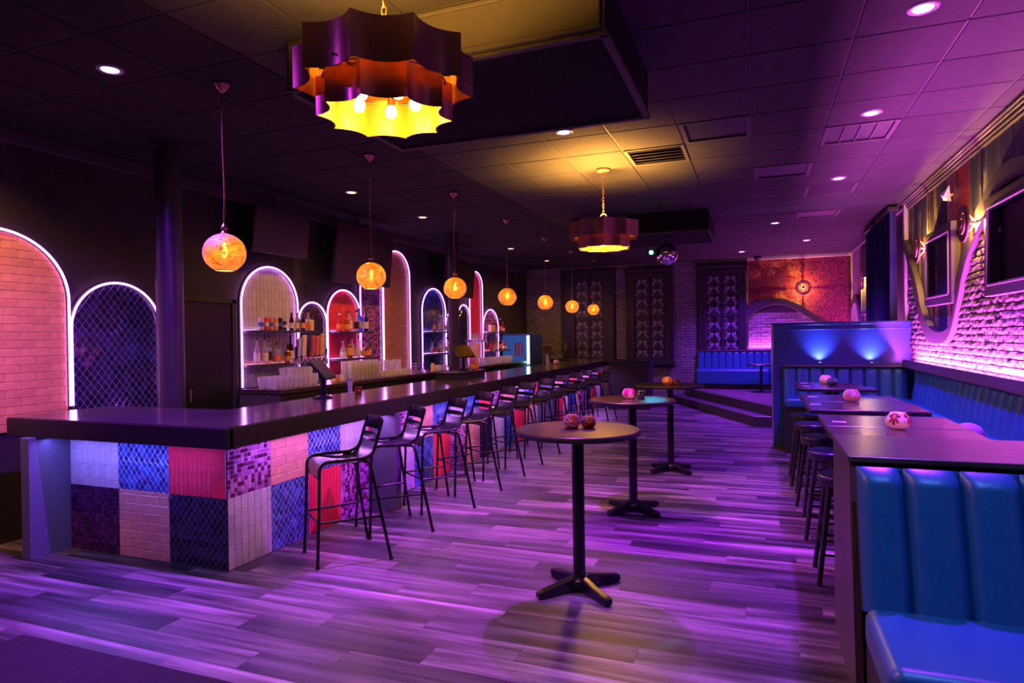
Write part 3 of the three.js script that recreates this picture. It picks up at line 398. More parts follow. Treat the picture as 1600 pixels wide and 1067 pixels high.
// ---------------------------------------------------------------- the bar
const BX = -3.607, BZ = -3.59, YB = 0.945, YT = 1.092, BEND = -15.4;
{
  const b = thing('tiled_bar', 'patchwork-tiled bar front with squares of red, blue, peach, violet and white tile', 'bar', [0, 0, 0]);
  const bud = { subway_tile: 240, stacked_tile: 240, diamond_tile: 296, mosaic_tile: 290, chevron_tile: 0 }, yM = 0.525;
  part(b, 'carcass', join([span(-5.27, BX - 0.012, 0, YB, BZ - 0.6, BZ - 0.012), span(BX - 0.55, BX - 0.012, 0, YB, BEND, BZ - 0.5)]), M.black);
  const xs = [-5.257, -4.706, -4.176, BX + 0.0], top = ['stack', 'diamond', 'chevron'], bot = ['plum', 'peach', 'ink'];
  const sTop = ['mosaic', 'peach', 'diamond', 'stack', 'chevron', 'mosaic', 'peach', 'diamond', 'stack', 'diamond', 'chevron', 'mosaic', 'peach', 'stack', 'diamond', 'chevron', 'mosaic', 'stack', 'peach', 'diamond', 'chevron', 'mosaic', 'stack', 'peach', 'diamond', 'chevron'];
  const sBot = ['stack', 'diamond', 'chevron', 'mosaic', 'ink', 'stack', 'diamond', 'chevron', 'mosaic', 'peach', 'ink', 'stack', 'diamond', 'chevron', 'peach', 'stack', 'diamond', 'ink', 'chevron', 'stack', 'diamond', 'peach', 'mosaic', 'ink', 'chevron', 'stack'];
  // nearest panels claim the separate tiles first
  const botBud = { ...bud, mosaic_tile: 0 };
  for (let i = 2; i >= 0; i--) { tilePanel(b, top[i], rectClip(xs[i + 1] - xs[i], YB - yM), [xs[i], yM, BZ - 0.012], 0, bud); tilePanel(b, bot[i], rectClip(xs[i + 1] - xs[i], yM), [xs[i], 0.004, BZ - 0.012], 0, bot[i] === 'plum' ? botBud : bud); }
  let z = BZ; for (let i = 0; i < 26; i++) { const w = 0.4515, bb = i < 4 ? bud : i < 14 ? { subway_tile: Math.min(bud.subway_tile, 30), stacked_tile: Math.min(bud.stacked_tile, 26) } : {}; const u0 = { ...bb }; tilePanel(b, sTop[i], rectClip(w, YB - yM), [BX - 0.012, yM, z], Math.PI / 2, bb); tilePanel(b, sBot[i], rectClip(w, yM), [BX - 0.012, 0.004, z], Math.PI / 2, bb); if (bb !== bud) for (const key of ['subway_tile', 'stacked_tile']) if (u0[key]) bud[key] -= u0[key] - bb[key]; z -= w; }
  part(b, 'corner_trim', rspan(BX - 0.006, BX + 0.003, 0, YB, BZ - 0.006, BZ + 0.003, 0.003), M.black);
  const pierM = std([0.085, 0.085, 0.13], 0.6);
  part(b, 'pier', rspan(-5.36, -5.262, 0, YB, BZ - 0.05, -3.275, 0.004), pierM, 'dark end pier carrying the counter');
  for (const zz of [-5.43, -10.6]) part(b, 'pier', rspan(BX - 0.02, -3.315, 0, YB, zz - 0.1, zz, 0.004), pierM);
  part(b, 'shoe_strip', join([rspan(-5.26, BX + 0.01, 0, 0.006, BZ, BZ + 0.01, 0.002), rspan(BX, BX + 0.01, 0, 0.006, BEND, BZ + 0.01, 0.002)]), M.charcoal);
  part(b, 'led_strip', rspan(-5.24, BX - 0.02, YB - 0.012, YB - 0.004, -3.42, -3.40, 0.003), glow(BARBLUE, 1.6), 'blue LED strip under the counter edge');
  part(b, 'led_strip', join([rspan(-3.44, -3.42, YB - 0.012, YB - 0.004, BEND + 0.2, BZ - 0.1, 0.003)]), glow(BARPINK, 1.6), 'violet LED strip under the counter edge');
  const area = (x, y, zz, w, h, rx, ry, k, c = BARBLUE) => { const l = new THREE.RectAreaLight(c, k, w, h); l.position.set(x, y, zz); l.rotation.set(rx, ry, 0, 'YXZ'); b.add(l); };
  area(-4.43, YB - 0.02, -3.41, 1.6, 0.03, -Math.PI / 2, 0, I_BARSTRIP);
  for (const [a, c] of [[-3.7, -5.4], [-5.56, -10.18], [-10.32, BEND + 0.2]]) area(-3.43, YB - 0.02, (a + c) / 2, Math.abs(a - c), 0.03, -Math.PI / 2, Math.PI / 2, I_BARSTRIP, BARPINK);
  const c = thing('bar_countertop', 'long L-shaped dark wood bar counter with a thick black edge', 'counter', [0, 0, 0]);
  const topM = phys([0.10, 0.075, 0.085], 0.14, 0, { map: texDarkWood });
  part(c, 'top', boxUV(new THREE.ExtrudeGeometry(new THREE.Shape([V2(-5.6, 3.33), V2(-3.33, 3.33), V2(-3.33, -BEND + 0.1), V2(-4.22, -BEND + 0.1), V2(-4.22, 4.22), V2(-5.6, 4.22)]), { depth: 0.036, bevelEnabled: true, bevelSize: 0.0, bevelThickness: 0.004, bevelOffset: -0.004, bevelSegments: 2 }).rotateX(-Math.PI / 2).translate(0, YT - 0.04, 0), 1, 0, 0, true), topM);
  part(c, 'edge_band', join([rspan(-5.604, -3.326, YB, YT - 0.006, -3.375, -3.326, 0.004), rspan(-3.375, -3.326, YB, YT - 0.006, BEND - 0.1, -3.34, 0.004), rspan(-5.604, -5.555, YB, YT - 0.006, -4.2, -3.35, 0.004)]), std([0.006, 0.005, 0.005], 0.6));
  part(c, 'soffit_board', join([span(-5.55, -3.38, YB + 0.01, YB + 0.03, -4.2, -3.38), span(-4.2, -3.38, YB + 0.01, YB + 0.03, BEND - 0.08, -3.38)]), M.black);
}
// ---------------------------------------------------------------- arched tile panels on the bar wall, each outlined by a neon strip
const archPts = (w, yb, yt, n = 28) => { const r = w / 2, ry = Math.min(r * 0.95, yt - yb - 0.1), ys = yt - ry, P = [[0, yb]]; P.push([w, yb]); for (let i = 0; i <= n; i++) { const a = Math.PI * i / n; P.push([r + Math.cos(a) * r, ys + Math.sin(a) * ry]); } return P; };
function tileArch(label, z0, z1, yt, type, k, budgetN, ledBottom = 1.1, led = true) {
  const t = thing('tiled_arch', label, 'wall panel', [XL, 0, z0], 0, 'neon-edged tiled arches behind the bar'); const w = z0 - z1, yb = z0 < -6 ? 1.088 : 0.93;
  const bud = {}; bud[PIECE[type]] = budgetN; const clip = archPts(w, yb, yt);
  tilePanel(t, type, clip, [0, 0, 0], Math.PI / 2, bud, k);
  const rim = new THREE.Shape(archPts(w + 0.05, yb, yt + 0.025).map((p) => V2(p[0] - 0.025, p[1]))), hole = new THREE.Path(clip.map((p) => V2(...p))); rim.holes.push(hole);
  part(t, 'rim', at(new THREE.ExtrudeGeometry(rim, { depth: 0.016, bevelEnabled: false }), 0, 0, 0, 0, Math.PI / 2), M.charcoal);
  if (led) {
    const full = archPts(w + 0.02, ledBottom, yt + 0.01, 40).slice(2), path = [[w + 0.01, ledBottom], ...full.map((p) => [p[0] - 0.01 + 0.0, p[1]]), [-0.01, ledBottom]].map(([x, y]) => [0.038, y, -x]);
    const curve = new THREE.CurvePath(); for (let i = 0; i < path.length - 1; i++) curve.add(new THREE.LineCurve3(V3(...path[i]), V3(...path[i + 1])));
    const pts = []; path.forEach((p, i) => { if (i) { const q = path[i - 1], n = Math.max(1, Math.round(Math.hypot(p[1] - q[1], p[2] - q[2]) / 0.06)); for (let s = 1; s <= n; s++) pts.push([lerp(q[0], p[0], s / n), lerp(q[1], p[1], s / n), lerp(q[2], p[2], s / n)]); } else pts.push(p); });
    part(t, 'neon_strip', tube(pts, 0.0105, pts.length * 2, 8), glow(NEON, E_NEON), 'glowing violet-white neon strip');
    for (const [x, y0] of [[0.0, ledBottom], [w, ledBottom]]) { const h = Math.max(0.3, yt - w / 2 - y0), l = new THREE.RectAreaLight(NEON, I_ARCH, 0.02, h); l.position.set(0.055, y0 + h / 2, -x); l.rotation.set(0, -Math.PI / 2, 0); t.add(l); }
  }
  return t;
}
tileArch('tall peach brick-tiled arch with neon edge at the far left', -2.83, -4.03, 2.63, 'terracotta', 1.0, 280);
tileArch('wide ink-blue diamond-tiled arch left of the round column', -4.07, -4.99, 2.25, 'ink', 1.3, 280);
tileArch('wide pale stacked-tile arch holding two bottle shelves', -6.15, -7.16, 2.61, 'stack', 1, 200);
tileArch('low dark diamond-tiled arch behind the coloured tap handles', -7.19, -7.79, 2.19, 'ink', 1.0, 0);
tileArch('red chevron-tiled arch with bottles on two shelves', -7.83, -8.63, 2.41, 'chevron', 1.3, 0);
tileArch('narrow violet mosaic arch behind the second pendant globe', -8.67, -9.30, 2.75, 'mosaic', 1.0, 0);
tileArch('tallest peach tiled arch, right of the second pendant globe', -9.34, -10.2, 3.185, 'terracotta', 1.0, 230);
tileArch('blue diamond-tiled arch with bottles just left of the second column', -10.67, -11.62, 2.62, 'diamond', 1.1, 0);
tileArch('small dark arch mostly hidden by the second column', -11.66, -12.2, 2.2, 'ink', 1.1, 0);
tileArch('dark blue diamond arch just right of the second column', -12.22, -12.78, 2.36, 'ink', 1.1, 0);
tileArch('tall narrow red arch between the far tap handles and far shelves', -12.81, -13.49, 3.13, 'chevron', 1.6, 0);
tileArch('small violet arch over the last bottle shelves', -13.53, -14.43, 2.31, 'mosaic', 1.2, 0);
// door and columns
{
  const d = struct('door_1', null, null, 'plain black door in the bar wall'); part(d, 'door_leaf', rspan(XL, XL + 0.02, 0, 2.12, -6.0, -5.27, 0.004), M.blackGloss); part(d, 'door_frame', join([rspan(XL, XL + 0.035, 0, 2.17, -5.27, -5.2, 0.005), rspan(XL, XL + 0.035, 0, 2.17, -6.07, -6.0, 0.005), rspan(XL, XL + 0.035, 2.12, 2.18, -6.07, -5.2, 0.005)]), M.charcoal); part(d, 'door_handle', rod([XL + 0.05, 1.0, -5.36], [XL + 0.05, 1.14, -5.36], 0.01), M.steel);
  const col = (label, x, z, r) => { const t = thing('column', label, 'column', [x, 0, z]); part(t, 'shaft', cyl(r, r, 3.5, 0, 1.75, 0, 32), std([0.022, 0.02, 0.025], 0.36)); part(t, 'collar', cyl(r + 0.02, r + 0.02, 0.05, 0, 3.47, 0, 32), M.charcoal); part(t, 'base_ring', cyl(r + 0.015, r + 0.02, 0.08, 0, 0.04, 0, 32), M.charcoal); };
  col('round dark steel column between the ink-blue arch and the black door', -5.05, -4.39, 0.115); col('round dark steel column behind the third pendant globe', -5.03, -10.25, 0.1);
}
// ---------------------------------------------------------------- back bar: counter, shelves, bottles, taps, glasses
{
  const t = thing('back_counter', 'low dark back-bar counter under the arches', 'counter', [0, 0, 0]);
  part(t, 'carcass', span(XL + 0.01, -5.3, 0, 1.03, -14.6, -6.1), M.paintDark); part(t, 'top', rspan(XL + 0.01, -5.25, 1.03, 1.085, -14.65, -6.08, 0.006), std([0.10, 0.07, 0.055], 0.3, 0, { map: texDarkWood }));
  for (let i = 0; i < 9; i++) { const d = part(t, 'door', rspan(-5.3, -5.285, 0.1, 1.0, -7.06 - i * 0.94 + 0.01, -6.14 - i * 0.94, 0.004), M.charcoal); part(d, 'handle', rod([-5.27, 0.75, -6.25 - i * 0.94], [-5.27, 0.92, -6.25 - i * 0.94], 0.006), M.steel); }
}
const shelfM = std([0.035, 0.03, 0.036], 0.4);
function shelf(label, z0, z1, y, depth, ledCol, k = 2.2) { const t = thing('shelf', label, 'shelf', [XL, y, (z0 + z1) / 2], 0, 'bottle shelves in the arches'); const w = z0 - z1; part(t, 'board', rspan(0.015, depth, -0.028, 0, -w / 2, w / 2, 0.004), shelfM); part(t, 'led_strip', rspan(0.022, 0.036, 0, 0.008, -w / 2 + 0.02, w / 2 - 0.02, 0.002), glow(ledCol, k)); const l = new THREE.RectAreaLight(ledCol, 3.2, w - 0.04, 0.014); l.position.set(0.03, 0.014, 0); l.rotation.set(Math.PI / 2, 0, Math.PI / 2); t.add(l); return t; }
const SH = rgb(0.8, 0.42, 1), SHR = rgb(1, 0.22, 0.30);
shelf('upper shelf in the pale arch carrying cans and beer bottles', -6.16, -7.34, 1.80, 0.26, SH); shelf('lower shelf in the pale arch carrying pourer bottles', -6.16, -7.27, 1.375, 0.27, SHR);
shelf('upper shelf in the red arch', -7.86, -8.74, 1.795, 0.24, SH); shelf('lower shelf in the red arch', -7.86, -8.85, 1.385, 0.26, SH);
shelf('upper shelf in the blue diamond arch', -10.68, -11.74, 1.795, 0.24, SH); shelf('lower shelf in the blue diamond arch', -10.68, -11.8, 1.375, 0.26, SH, 3);
shelf('upper shelf in the last violet arch', -13.56, -14.7, 1.787, 0.24, SH); shelf('lower shelf in the last violet arch', -13.56, -14.7, 1.36, 0.26, SHR);
// bottles
const BPROF = {
  round: [[0, 0], [0.036, 0], [0.038, 0.006], [0.038, 0.17], [0.034, 0.195], [0.016, 0.23], [0.0135, 0.25], [0.0135, 0.295], [0.0155, 0.297], [0.0155, 0.305], [0.011, 0.306]],
  beer: [[0, 0], [0.03, 0], [0.031, 0.005], [0.031, 0.12], [0.026, 0.15], [0.014, 0.185], [0.0125, 0.225], [0.014, 0.228], [0.014, 0.236], [0, 0.236]],
  squat: [[0, 0], [0.046, 0], [0.048, 0.008], [0.048, 0.12], [0.042, 0.15], [0.018, 0.175], [0.014, 0.19], [0.014, 0.23], [0.0165, 0.232], [0.0165, 0.24], [0.011, 0.241]],
  shoulder: [[0, 0], [0.04, 0], [0.041, 0.006], [0.041, 0.185], [0.037, 0.205], [0.018, 0.218], [0.0145, 0.225], [0.0145, 0.27], [0.0165, 0.272], [0.0165, 0.28], [0.011, 0.281]],
};
const glassM = {}; const bottleGlass = (c) => glassM[c.join()] ||= phys(c, 0.06, 0, { transmission: 0.75, thickness: 0, ior: 1.45 });
const labelM = {}; const labM = (c) => labelM[c.join()] ||= std(c, 0.55);
const CLEAR = [0.86, 0.84, 0.9], GREEN = [0.05, 0.16, 0.06], BROWN = [0.16, 0.05, 0.012], RED = [0.5, 0.02, 0.02], ORANGE = [0.85, 0.22, 0.05], AMB = [0.55, 0.2, 0.03], BLUE = [0.06, 0.14, 0.6], DARK = [0.03, 0.02, 0.03];
const CN = new Map([[CLEAR, 'clear'], [GREEN, 'green'], [BROWN, 'brown'], [RED, 'red'], [ORANGE, 'orange'], [AMB, 'amber'], [BLUE, 'blue'], [DARK, 'black']]);
const bgeo = {};
function bottle(kind, col, lab, labName, cap, pos, where, s = 1) {
  const t = thing('bottle', `${CN.get(col)} ${kind === 'beer' ? 'beer ' : ''}bottle with ${labName} label ${where}`, 'bottle', pos, rr(-1, 1)); t.scale.setScalar(s);
  const P = BPROF[kind]; part(t, 'glass', bgeo[kind] ||= lathe(P, 16), bottleGlass(col));
  const r = P[3][0] + 0.0008, y0 = P[3][1] * 0.25, y1 = P[3][1] * 0.85; part(t, 'label', bgeo[kind + 'l'] ||= lathe([[r, y0], [r, y1]], 16), labM(lab));
  const top = P[P.length - 1][1]; if (kind === 'beer') part(t, 'cap', bgeo.bc ||= cyl(0.015, 0.016, 0.008, 0, top + 0.003, 0, 12), labM(cap)); else if (cap[3]) part(t, 'pourer', (bgeo[kind + 'p'] ||= join([cyl(0.013, 0.012, 0.02, 0, top + 0.008, 0, 10), taper([0, top + 0.015, 0], [0.012, top + 0.085, 0], 0.006, 0.003)])), M.blackMetal); else part(t, 'cap', (bgeo[kind + 'c'] ||= cyl(0.0165, 0.0165, 0.03, 0, top + 0.006, 0, 12)), labM(cap));
  return t;
}
const WHITE = [0.72, 0.7, 0.68], BLK = [0.02, 0.02, 0.02], GOLD = [0.75, 0.45, 0.12], POUR = [0, 0, 0, 1], CRM = [0.8, 0.68, 0.48];
const row = (zs, y, where, list, dx = 0.13) => list.forEach(([kind, col, lab, ln, cap, s], i) => bottle(kind, col, lab, ln, cap, [XL + dx + (i % 2) * 0.035, y, zs[0] + (zs[1] - zs[0]) * (i + 0.5) / list.length], where, s ?? 1));
// upper shelf in the pale arch: cans, then beer bottles, then a carton
const canG = lathe([[0, 0], [0.028, 0], [0.033, 0.008], [0.033, 0.145], [0.028, 0.158], [0.027, 0.162], [0, 0.16]], 18);
[[WHITE, 'white and blue'], [[0.75, 0.08, 0.1], 'red and white'], [[0.75, 0.3, 0.35], 'pink'], [GOLD, 'gold'], [[0.02, 0.02, 0.06], 'navy'], [[0.05, 0.04, 0.2], 'short violet']].forEach(([c, n], i) => { const t = thing('drink_can', `tall ${n} drink can on the upper shelf of the pale arch`, 'can', [XL + 0.14, 1.80, -6.36 - i * 0.085]); part(t, 'body', canG, std(c, 0.3, 0.3)); part(t, 'lid', cyl(0.027, 0.027, 0.002, 0, 0.161, 0, 16), M.steel); part(t, 'band', lathe([[0.0335, 0.05], [0.0335, 0.1]], 18), labM(i % 2 ? WHITE : [0.1, 0.12, 0.5])); if (i === 5) t.scale.setScalar(0.75); });
row([-6.9, -7.26], 1.80, 'on the upper shelf of the pale arch', [['beer', BROWN, CRM, 'cream', GOLD], ['beer', CLEAR, WHITE, 'white', GOLD], ['beer', GREEN, [0.1, 0.2, 0.6], 'blue', BLK], ['beer', BROWN, GOLD, 'gold', GOLD], ['beer', GREEN, [0.7, 0.1, 0.1], 'red', BLK], ['beer', CLEAR, [0.7, 0.2, 0.2], 'pale red', WHITE]]);
single('carton', rbox(0.07, 0.15, 0.11, 0.004, 0, 0.075, 0), std([0.7, 0.62, 0.5], 0.6), 'pale carton at the right end of the upper shelf of the pale arch', 'carton', [XL + 0.15, 1.80, -7.27]);
row([-6.24, -7.26], 1.375, 'on the lower shelf of the pale arch', [['round', CLEAR, WHITE, 'white', POUR], ['round', CLEAR, CRM, 'cream', POUR], ['shoulder', CLEAR, BLK, 'black', POUR], ['squat', CLEAR, ORANGE, 'orange', POUR], ['round', CLEAR, [0.3, 0.3, 0.6], 'violet', POUR, 0.9], ['squat', AMB, GOLD, 'gold', POUR, 0.9], ['round', BROWN, CRM, 'tall cream', POUR, 1.1], ['shoulder', BROWN, BLK, 'dark', BLK], ['squat', RED, BLK, 'black', POUR], ['round', RED, [0.5, 0.05, 0.05], 'red', POUR]]);
row([-7.92, -8.68], 1.795, 'on the upper shelf of the red arch', [['squat', ORANGE, ORANGE, 'orange', WHITE], ['squat', ORANGE, [0.8, 0.4, 0.2], 'pale orange', POUR], ['shoulder', CLEAR, WHITE, 'white', BLK], ['round', CLEAR, BLK, 'black', BLK], ['round', BLUE, [0.4, 0.4, 0.7], 'lilac', [0.1, 0.1, 0.4], 1.1], ['round', BLUE, WHITE, 'white', BLK]]);
row([-8.0, -8.8], 1.385, 'on the lower shelf of the red arch', [['squat', CLEAR, WHITE, 'white', WHITE], ['shoulder', AMB, GOLD, 'gold', POUR], ['round', CLEAR, [0.6, 0.5, 0.75], 'lilac', BLK], ['round', CLEAR, WHITE, 'tall white', POUR], ['squat', CLEAR, [0.3, 0.3, 0.35], 'grey', POUR], ['squat', AMB, ORANGE, 'orange', BLK], ['round', GREEN, GOLD, 'gold', BLK, 0.9]]);
row([-10.9, -11.66], 1.795, 'on the upper shelf of the blue arch', [['shoulder', ORANGE, [0.75, 0.3, 0.15], 'orange', ORANGE, 0.8], ['round', CLEAR, WHITE, 'white', WHITE], ['round', CLEAR, [0.5, 0.45, 0.7], 'lilac', WHITE], ['squat', CLEAR, WHITE, 'blue-capped white', BLUE, 1.2], ['squat', BLUE, [0.4, 0.5, 0.8], 'pale blue', BLUE]]);
row([-10.78, -11.7], 1.375, 'on the lower shelf of the blue arch', [['squat', CLEAR, [0.5, 0.1, 0.1], 'red', POUR, 0.9], ['squat', CLEAR, [0.45, 0.1, 0.15], 'dark red', POUR, 0.9], ['shoulder', CLEAR, WHITE, 'white', POUR], ['squat', CLEAR, WHITE, 'broad white', BLK, 1.2], ['round', RED, RED, 'red', BLK]]);
row([-13.9, -14.62], 1.787, 'on the upper shelf of the last arch', [['shoulder', RED, RED, 'red', [0.5, 0.1, 0.1]], ['round', RED, [0.7, 0.3, 0.3], 'pink', WHITE], ['squat', ORANGE, [0.7, 0.5, 0.4], 'buff', RED]]);
for (let i = 0; i < 2; i++) single('carton', rbox(0.08, 0.17, 0.12, 0.004, 0, 0.085, 0), std(i ? [0.62, 0.42, 0.3] : [0.72, 0.55, 0.45], 0.6), i ? 'brown carton on the upper shelf of the last arch' : 'pale carton on the upper shelf of the last arch', 'carton', [XL + 0.14, 1.787, -13.72 - i * 0.14]);
row([-13.7, -14.6], 1.36, 'on the lower shelf of the last arch', [['round', RED, RED, 'red', POUR], ['squat', CLEAR, WHITE, 'white', POUR], ['shoulder', ORANGE, ORANGE, 'orange', POUR], ['round', DARK, GOLD, 'gold', POUR], ['round', CLEAR, [0.5, 0.3, 0.5], 'mauve', POUR], ['squat', ORANGE, CRM, 'cream', BLK]]);
// beer taps
function taps(label, z0, z1, y, handles, x = -5.58) {
  const t = thing('beer_tap_rail', label, 'beer tap', [x, 1.085, (z0 + z1) / 2]); const w = z0 - z1; const yy = y - 1.085;
  part(t, 'rail', rod([0, yy, -w / 2], [0, yy, w / 2], 0.035, 16), M.chrome); for (const s of [-1, 1]) part(t, 'leg', cyl(0.03, 0.035, yy, 0, yy / 2, s * w * 0.36), M.chrome);
  handles.forEach(([c, h, wd], i) => { const z = w / 2 - w * (i + 0.5) / handles.length; const f = part(t, 'faucet', join([rod([0.02, yy, z], [0.09, yy, z], 0.012), rod([0.09, yy + 0.02, z], [0.1, yy - 0.06, z], 0.01), new THREE.SphereGeometry(0.018, 10, 8).translate(0.075, yy, z)]), M.chrome); part(f, 'handle', at(join([cyl(0.012, 0.009, 0.05, 0, 0.045, 0, 10), rbox(0.028, h, wd, 0.012, 0, 0.06 + h / 2, 0)]), 0.075, yy, z, 0, 0, -0.06), std(c, 0.4)); });
}
taps('chrome tap rail with white, black, red and yellow beer handles', -6.66, -7.3, 1.405, [[[0.55, 0.6, 0.85], 0.24, 0.05], [[0.8, 0.72, 0.6], 0.27, 0.075], [[0.03, 0.03, 0.035], 0.24, 0.06], [[0.75, 0.12, 0.07], 0.26, 0.055], [[0.78, 0.2, 0.1], 0.26, 0.055], [[0.8, 0.55, 0.03], 0.29, 0.06], [[0.05, 0.05, 0.08], 0.09, 0.03]]);
taps('far tap rail with slim chrome handles in front of the tall red arch', -11.95, -12.85, 1.60, [0, 1, 2, 3, 4, 5].map(() => [[0.6, 0.6, 0.65], 0.1, 0.03]));
// glasses: one of each kind, then copies
const clearM = phys([0.93, 0.93, 0.95], 0.12, 0, { transmission: 0.72, thickness: 0, ior: 1.6 });
const pint = single('pint_glass', lathe([[0, 0.004], [0.028, 0.004], [0.029, 0], [0.031, 0.004], [0.043, 0.15], [0.0405, 0.15], [0.0285, 0.012], [0, 0.012]], 18), clearM, 'clear pint glass in the rows under the pale arch', 'glass', [-5.4, 1.085, -6.14], 0, 'pint glasses under the pale arch');
const tumbler = single('tumbler', lathe([[0, 0.006], [0.034, 0.006], [0.036, 0], [0.038, 0.006], [0.041, 0.095], [0.0385, 0.095], [0.035, 0.018], [0, 0.018]], 18), clearM, 'clear tumbler in the rows under the tallest peach arch', 'glass', [-5.36, 1.085, -8.56], 0, 'tumblers under the tallest peach arch');
let n0 = 0;
for (let r = 0; r < 3; r++) for (let i = 0; i < 9; i++) for (let k = 0; k < (r > 0 && i > 3 ? 2 : 1); k++) { if (n0++ === 0) continue; dup(pint, [-5.4 - r * 0.1, 1.085 + k * 0.06 * 1.5, -6.14 - i * 0.092 - (r % 2) * 0.03], 0); }
for (let r = 0; r < 2; r++) for (let i = 0; i < 8; i++) for (let k = 0; k < 3; k++) dup(pint, [-5.42 - r * 0.11, 1.085 + k * 0.062, -7.7 - i * 0.094], 0, 'clear pint glass in the stacks under the red and violet arches', 'stacked pint glasses under the violet arch');
n0 = 0; for (let r = 0; r < 3; r++) for (let i = 0; i < 8; i++) { if (n0++) dup(tumbler, [-5.36 - r * 0.095, 1.085, -8.56 - i * 0.095], 0); if (r === 2) dup(pint, [-5.55, 1.18, -8.56 - i * 0.095], 0, 'clear pint glass standing on the tumblers under the tallest peach arch', 'pint glasses above the tumblers'); }
for (let r = 0; r < 2; r++) for (let i = 0; i < 12; i++) dup(pint, [-5.4 - r * 0.1, 1.085, -12.45 - i * 0.14], 0, 'clear pint glass in the far rows before the last arch', 'pint glasses before the last arch');
for (let i = 0; i < 4; i++) for (let k = 0; k < 4; k++) dup(pint, [-5.4 - (i % 2) * 0.1, 1.085 + k * 0.06, -11.4 - Math.floor(i / 2) * 0.1], 0, 'clear pint glass in the tall stacks before the second column', 'tall pint stacks before the second column');
for (let i = 0; i < 5; i++) dup(tumbler, [-5.38 - (i % 2) * 0.1, 1.085, -10.2 - i * 0.09], 0, 'clear tumbler beside the cream cocktail shaker', 'tumblers by the shaker');
{ // crate, shaker, small jars on the back counter
  const c = thing('glass_rack', 'brown wire rack with a dark cap left of the shaker', 'rack', [-5.45, 1.085, -9.62]); part(c, 'base', rbox(0.16, 0.02, 0.26, 0.006, 0, 0.01, 0), std([0.2, 0.1, 0.05], 0.5)); part(c, 'rails', join([0.06, 0.11, 0.16].flatMap((y) => [rod([0.07, y, -0.12], [0.07, y, 0.12], 0.004), rod([-0.07, y, -0.12], [-0.07, y, 0.12], 0.004), rod([-0.07, y, 0.12], [0.07, y, 0.12], 0.004)])), M.steel); part(c, 'post', join([[-0.07, -0.12], [0.07, -0.12], [-0.07, 0.12], [0.07, 0.12]].map(([x, z]) => rod([x, 0, z], [x, 0.17, z], 0.005))), M.steel);
  const s = thing('cocktail_shaker', 'cream cocktail shaker cup on the back counter', 'shaker', [-5.34, 1.085, -10.02]); part(s, 'cup', lathe([[0, 0], [0.04, 0], [0.042, 0.01], [0.03, 0.14], [0.031, 0.145], [0.027, 0.145], [0.037, 0.012], [0, 0.012]], 20), std([0.78, 0.5, 0.28], 0.4)); part(s, 'rim', new THREE.TorusGeometry(0.0295, 0.002, 6, 20).rotateX(Math.PI / 2).translate(0, 0.145, 0), M.steel);
  for (let i = 0; i < 3; i++) { const j = thing('jar', ['cream', 'amber', 'white'][i] + ' jar on the back counter behind the near terminal', 'jar', [-5.4, 1.085, -7.28 - i * 0.09]); part(j, 'body', lathe([[0, 0], [0.026, 0], [0.028, 0.01], [0.028, 0.08], [0.02, 0.09]], 14), std([[0.7, 0.5, 0.25], [0.6, 0.25, 0.08], [0.7, 0.65, 0.6]][i], 0.4)); part(j, 'lid', cyl(0.021, 0.021, 0.014, 0, 0.095, 0, 14), M.steel); }
  const bw = thing('work_light', 'small warm task light on the counter behind the near terminal', 'lamp', [-5.52, 1.085, -7.12]); part(bw, 'stem', rod([0, 0, 0], [0, 0.25, 0], 0.008), M.black); part(bw, 'base', cyl(0.04, 0.045, 0.015, 0, 0.0075, 0), M.black); part(bw, 'shade', at(cyl(0.02, 0.045, 0.06, 0, 0, 0, 16), 0.03, 0.26, 0, 0, 0, 0.6), M.black); part(bw, 'bulb', new THREE.SphereGeometry(0.016, 12, 8).translate(0.045, 0.235, 0), glow(rgb(1, 0.55, 0.16), 10)); const l = new THREE.PointLight(rgb(1, 0.5, 0.13), 0.5); l.position.set(0.045, 0.235, 0); l.castShadow = true; l.shadow.radius = 0.6; bw.add(l);
}
// terminals on the bar
function terminal(label, pos, turn, base) { const t = thing('pos_terminal', label, 'terminal', pos, turn); part(t, 'base', lathe([[0, 0], [0.105, 0], [0.105, 0.008], [0.05, 0.028], [0, 0.03]], 24), M.blackMetal); part(t, 'pole', cyl(0.028, 0.03, 0.2, 0, 0.12, 0, 16), M.blackMetal); part(t, 'screen', at(rbox(0.34, 0.24, 0.03, 0.012), 0, 0.28, 0, -0.75), M.blackGloss); part(t, 'hinge', at(cyl(0.025, 0.025, 0.1, 0, 0, 0, 14), 0, 0.22, 0.0, 0, 0, Math.PI / 2), M.blackMetal); return t; }
terminal('black point-of-sale terminal on a round base at the near end of the bar', [-4.06, YT, -5.3], 1.9); 
{ const r = thing('bar_riser', 'shallow black riser box on the bar under the second terminal', 'riser', [-4.02, YT, -8.42]); part(r, 'top', rbox(0.36, 0.02, 0.95, 0.006, 0, 0.09, 0), M.blackGloss); part(r, 'box', rbox(0.34, 0.08, 0.92, 0.006, 0, 0.04, 0), M.black); }
terminal('black point-of-sale terminal on the riser in front of the second column', [-4.03, YT + 0.1, -8.5], 1.2); terminal('dark point-of-sale terminal at the far end of the bar', [-4.2, YT, -13.1], 1.3);
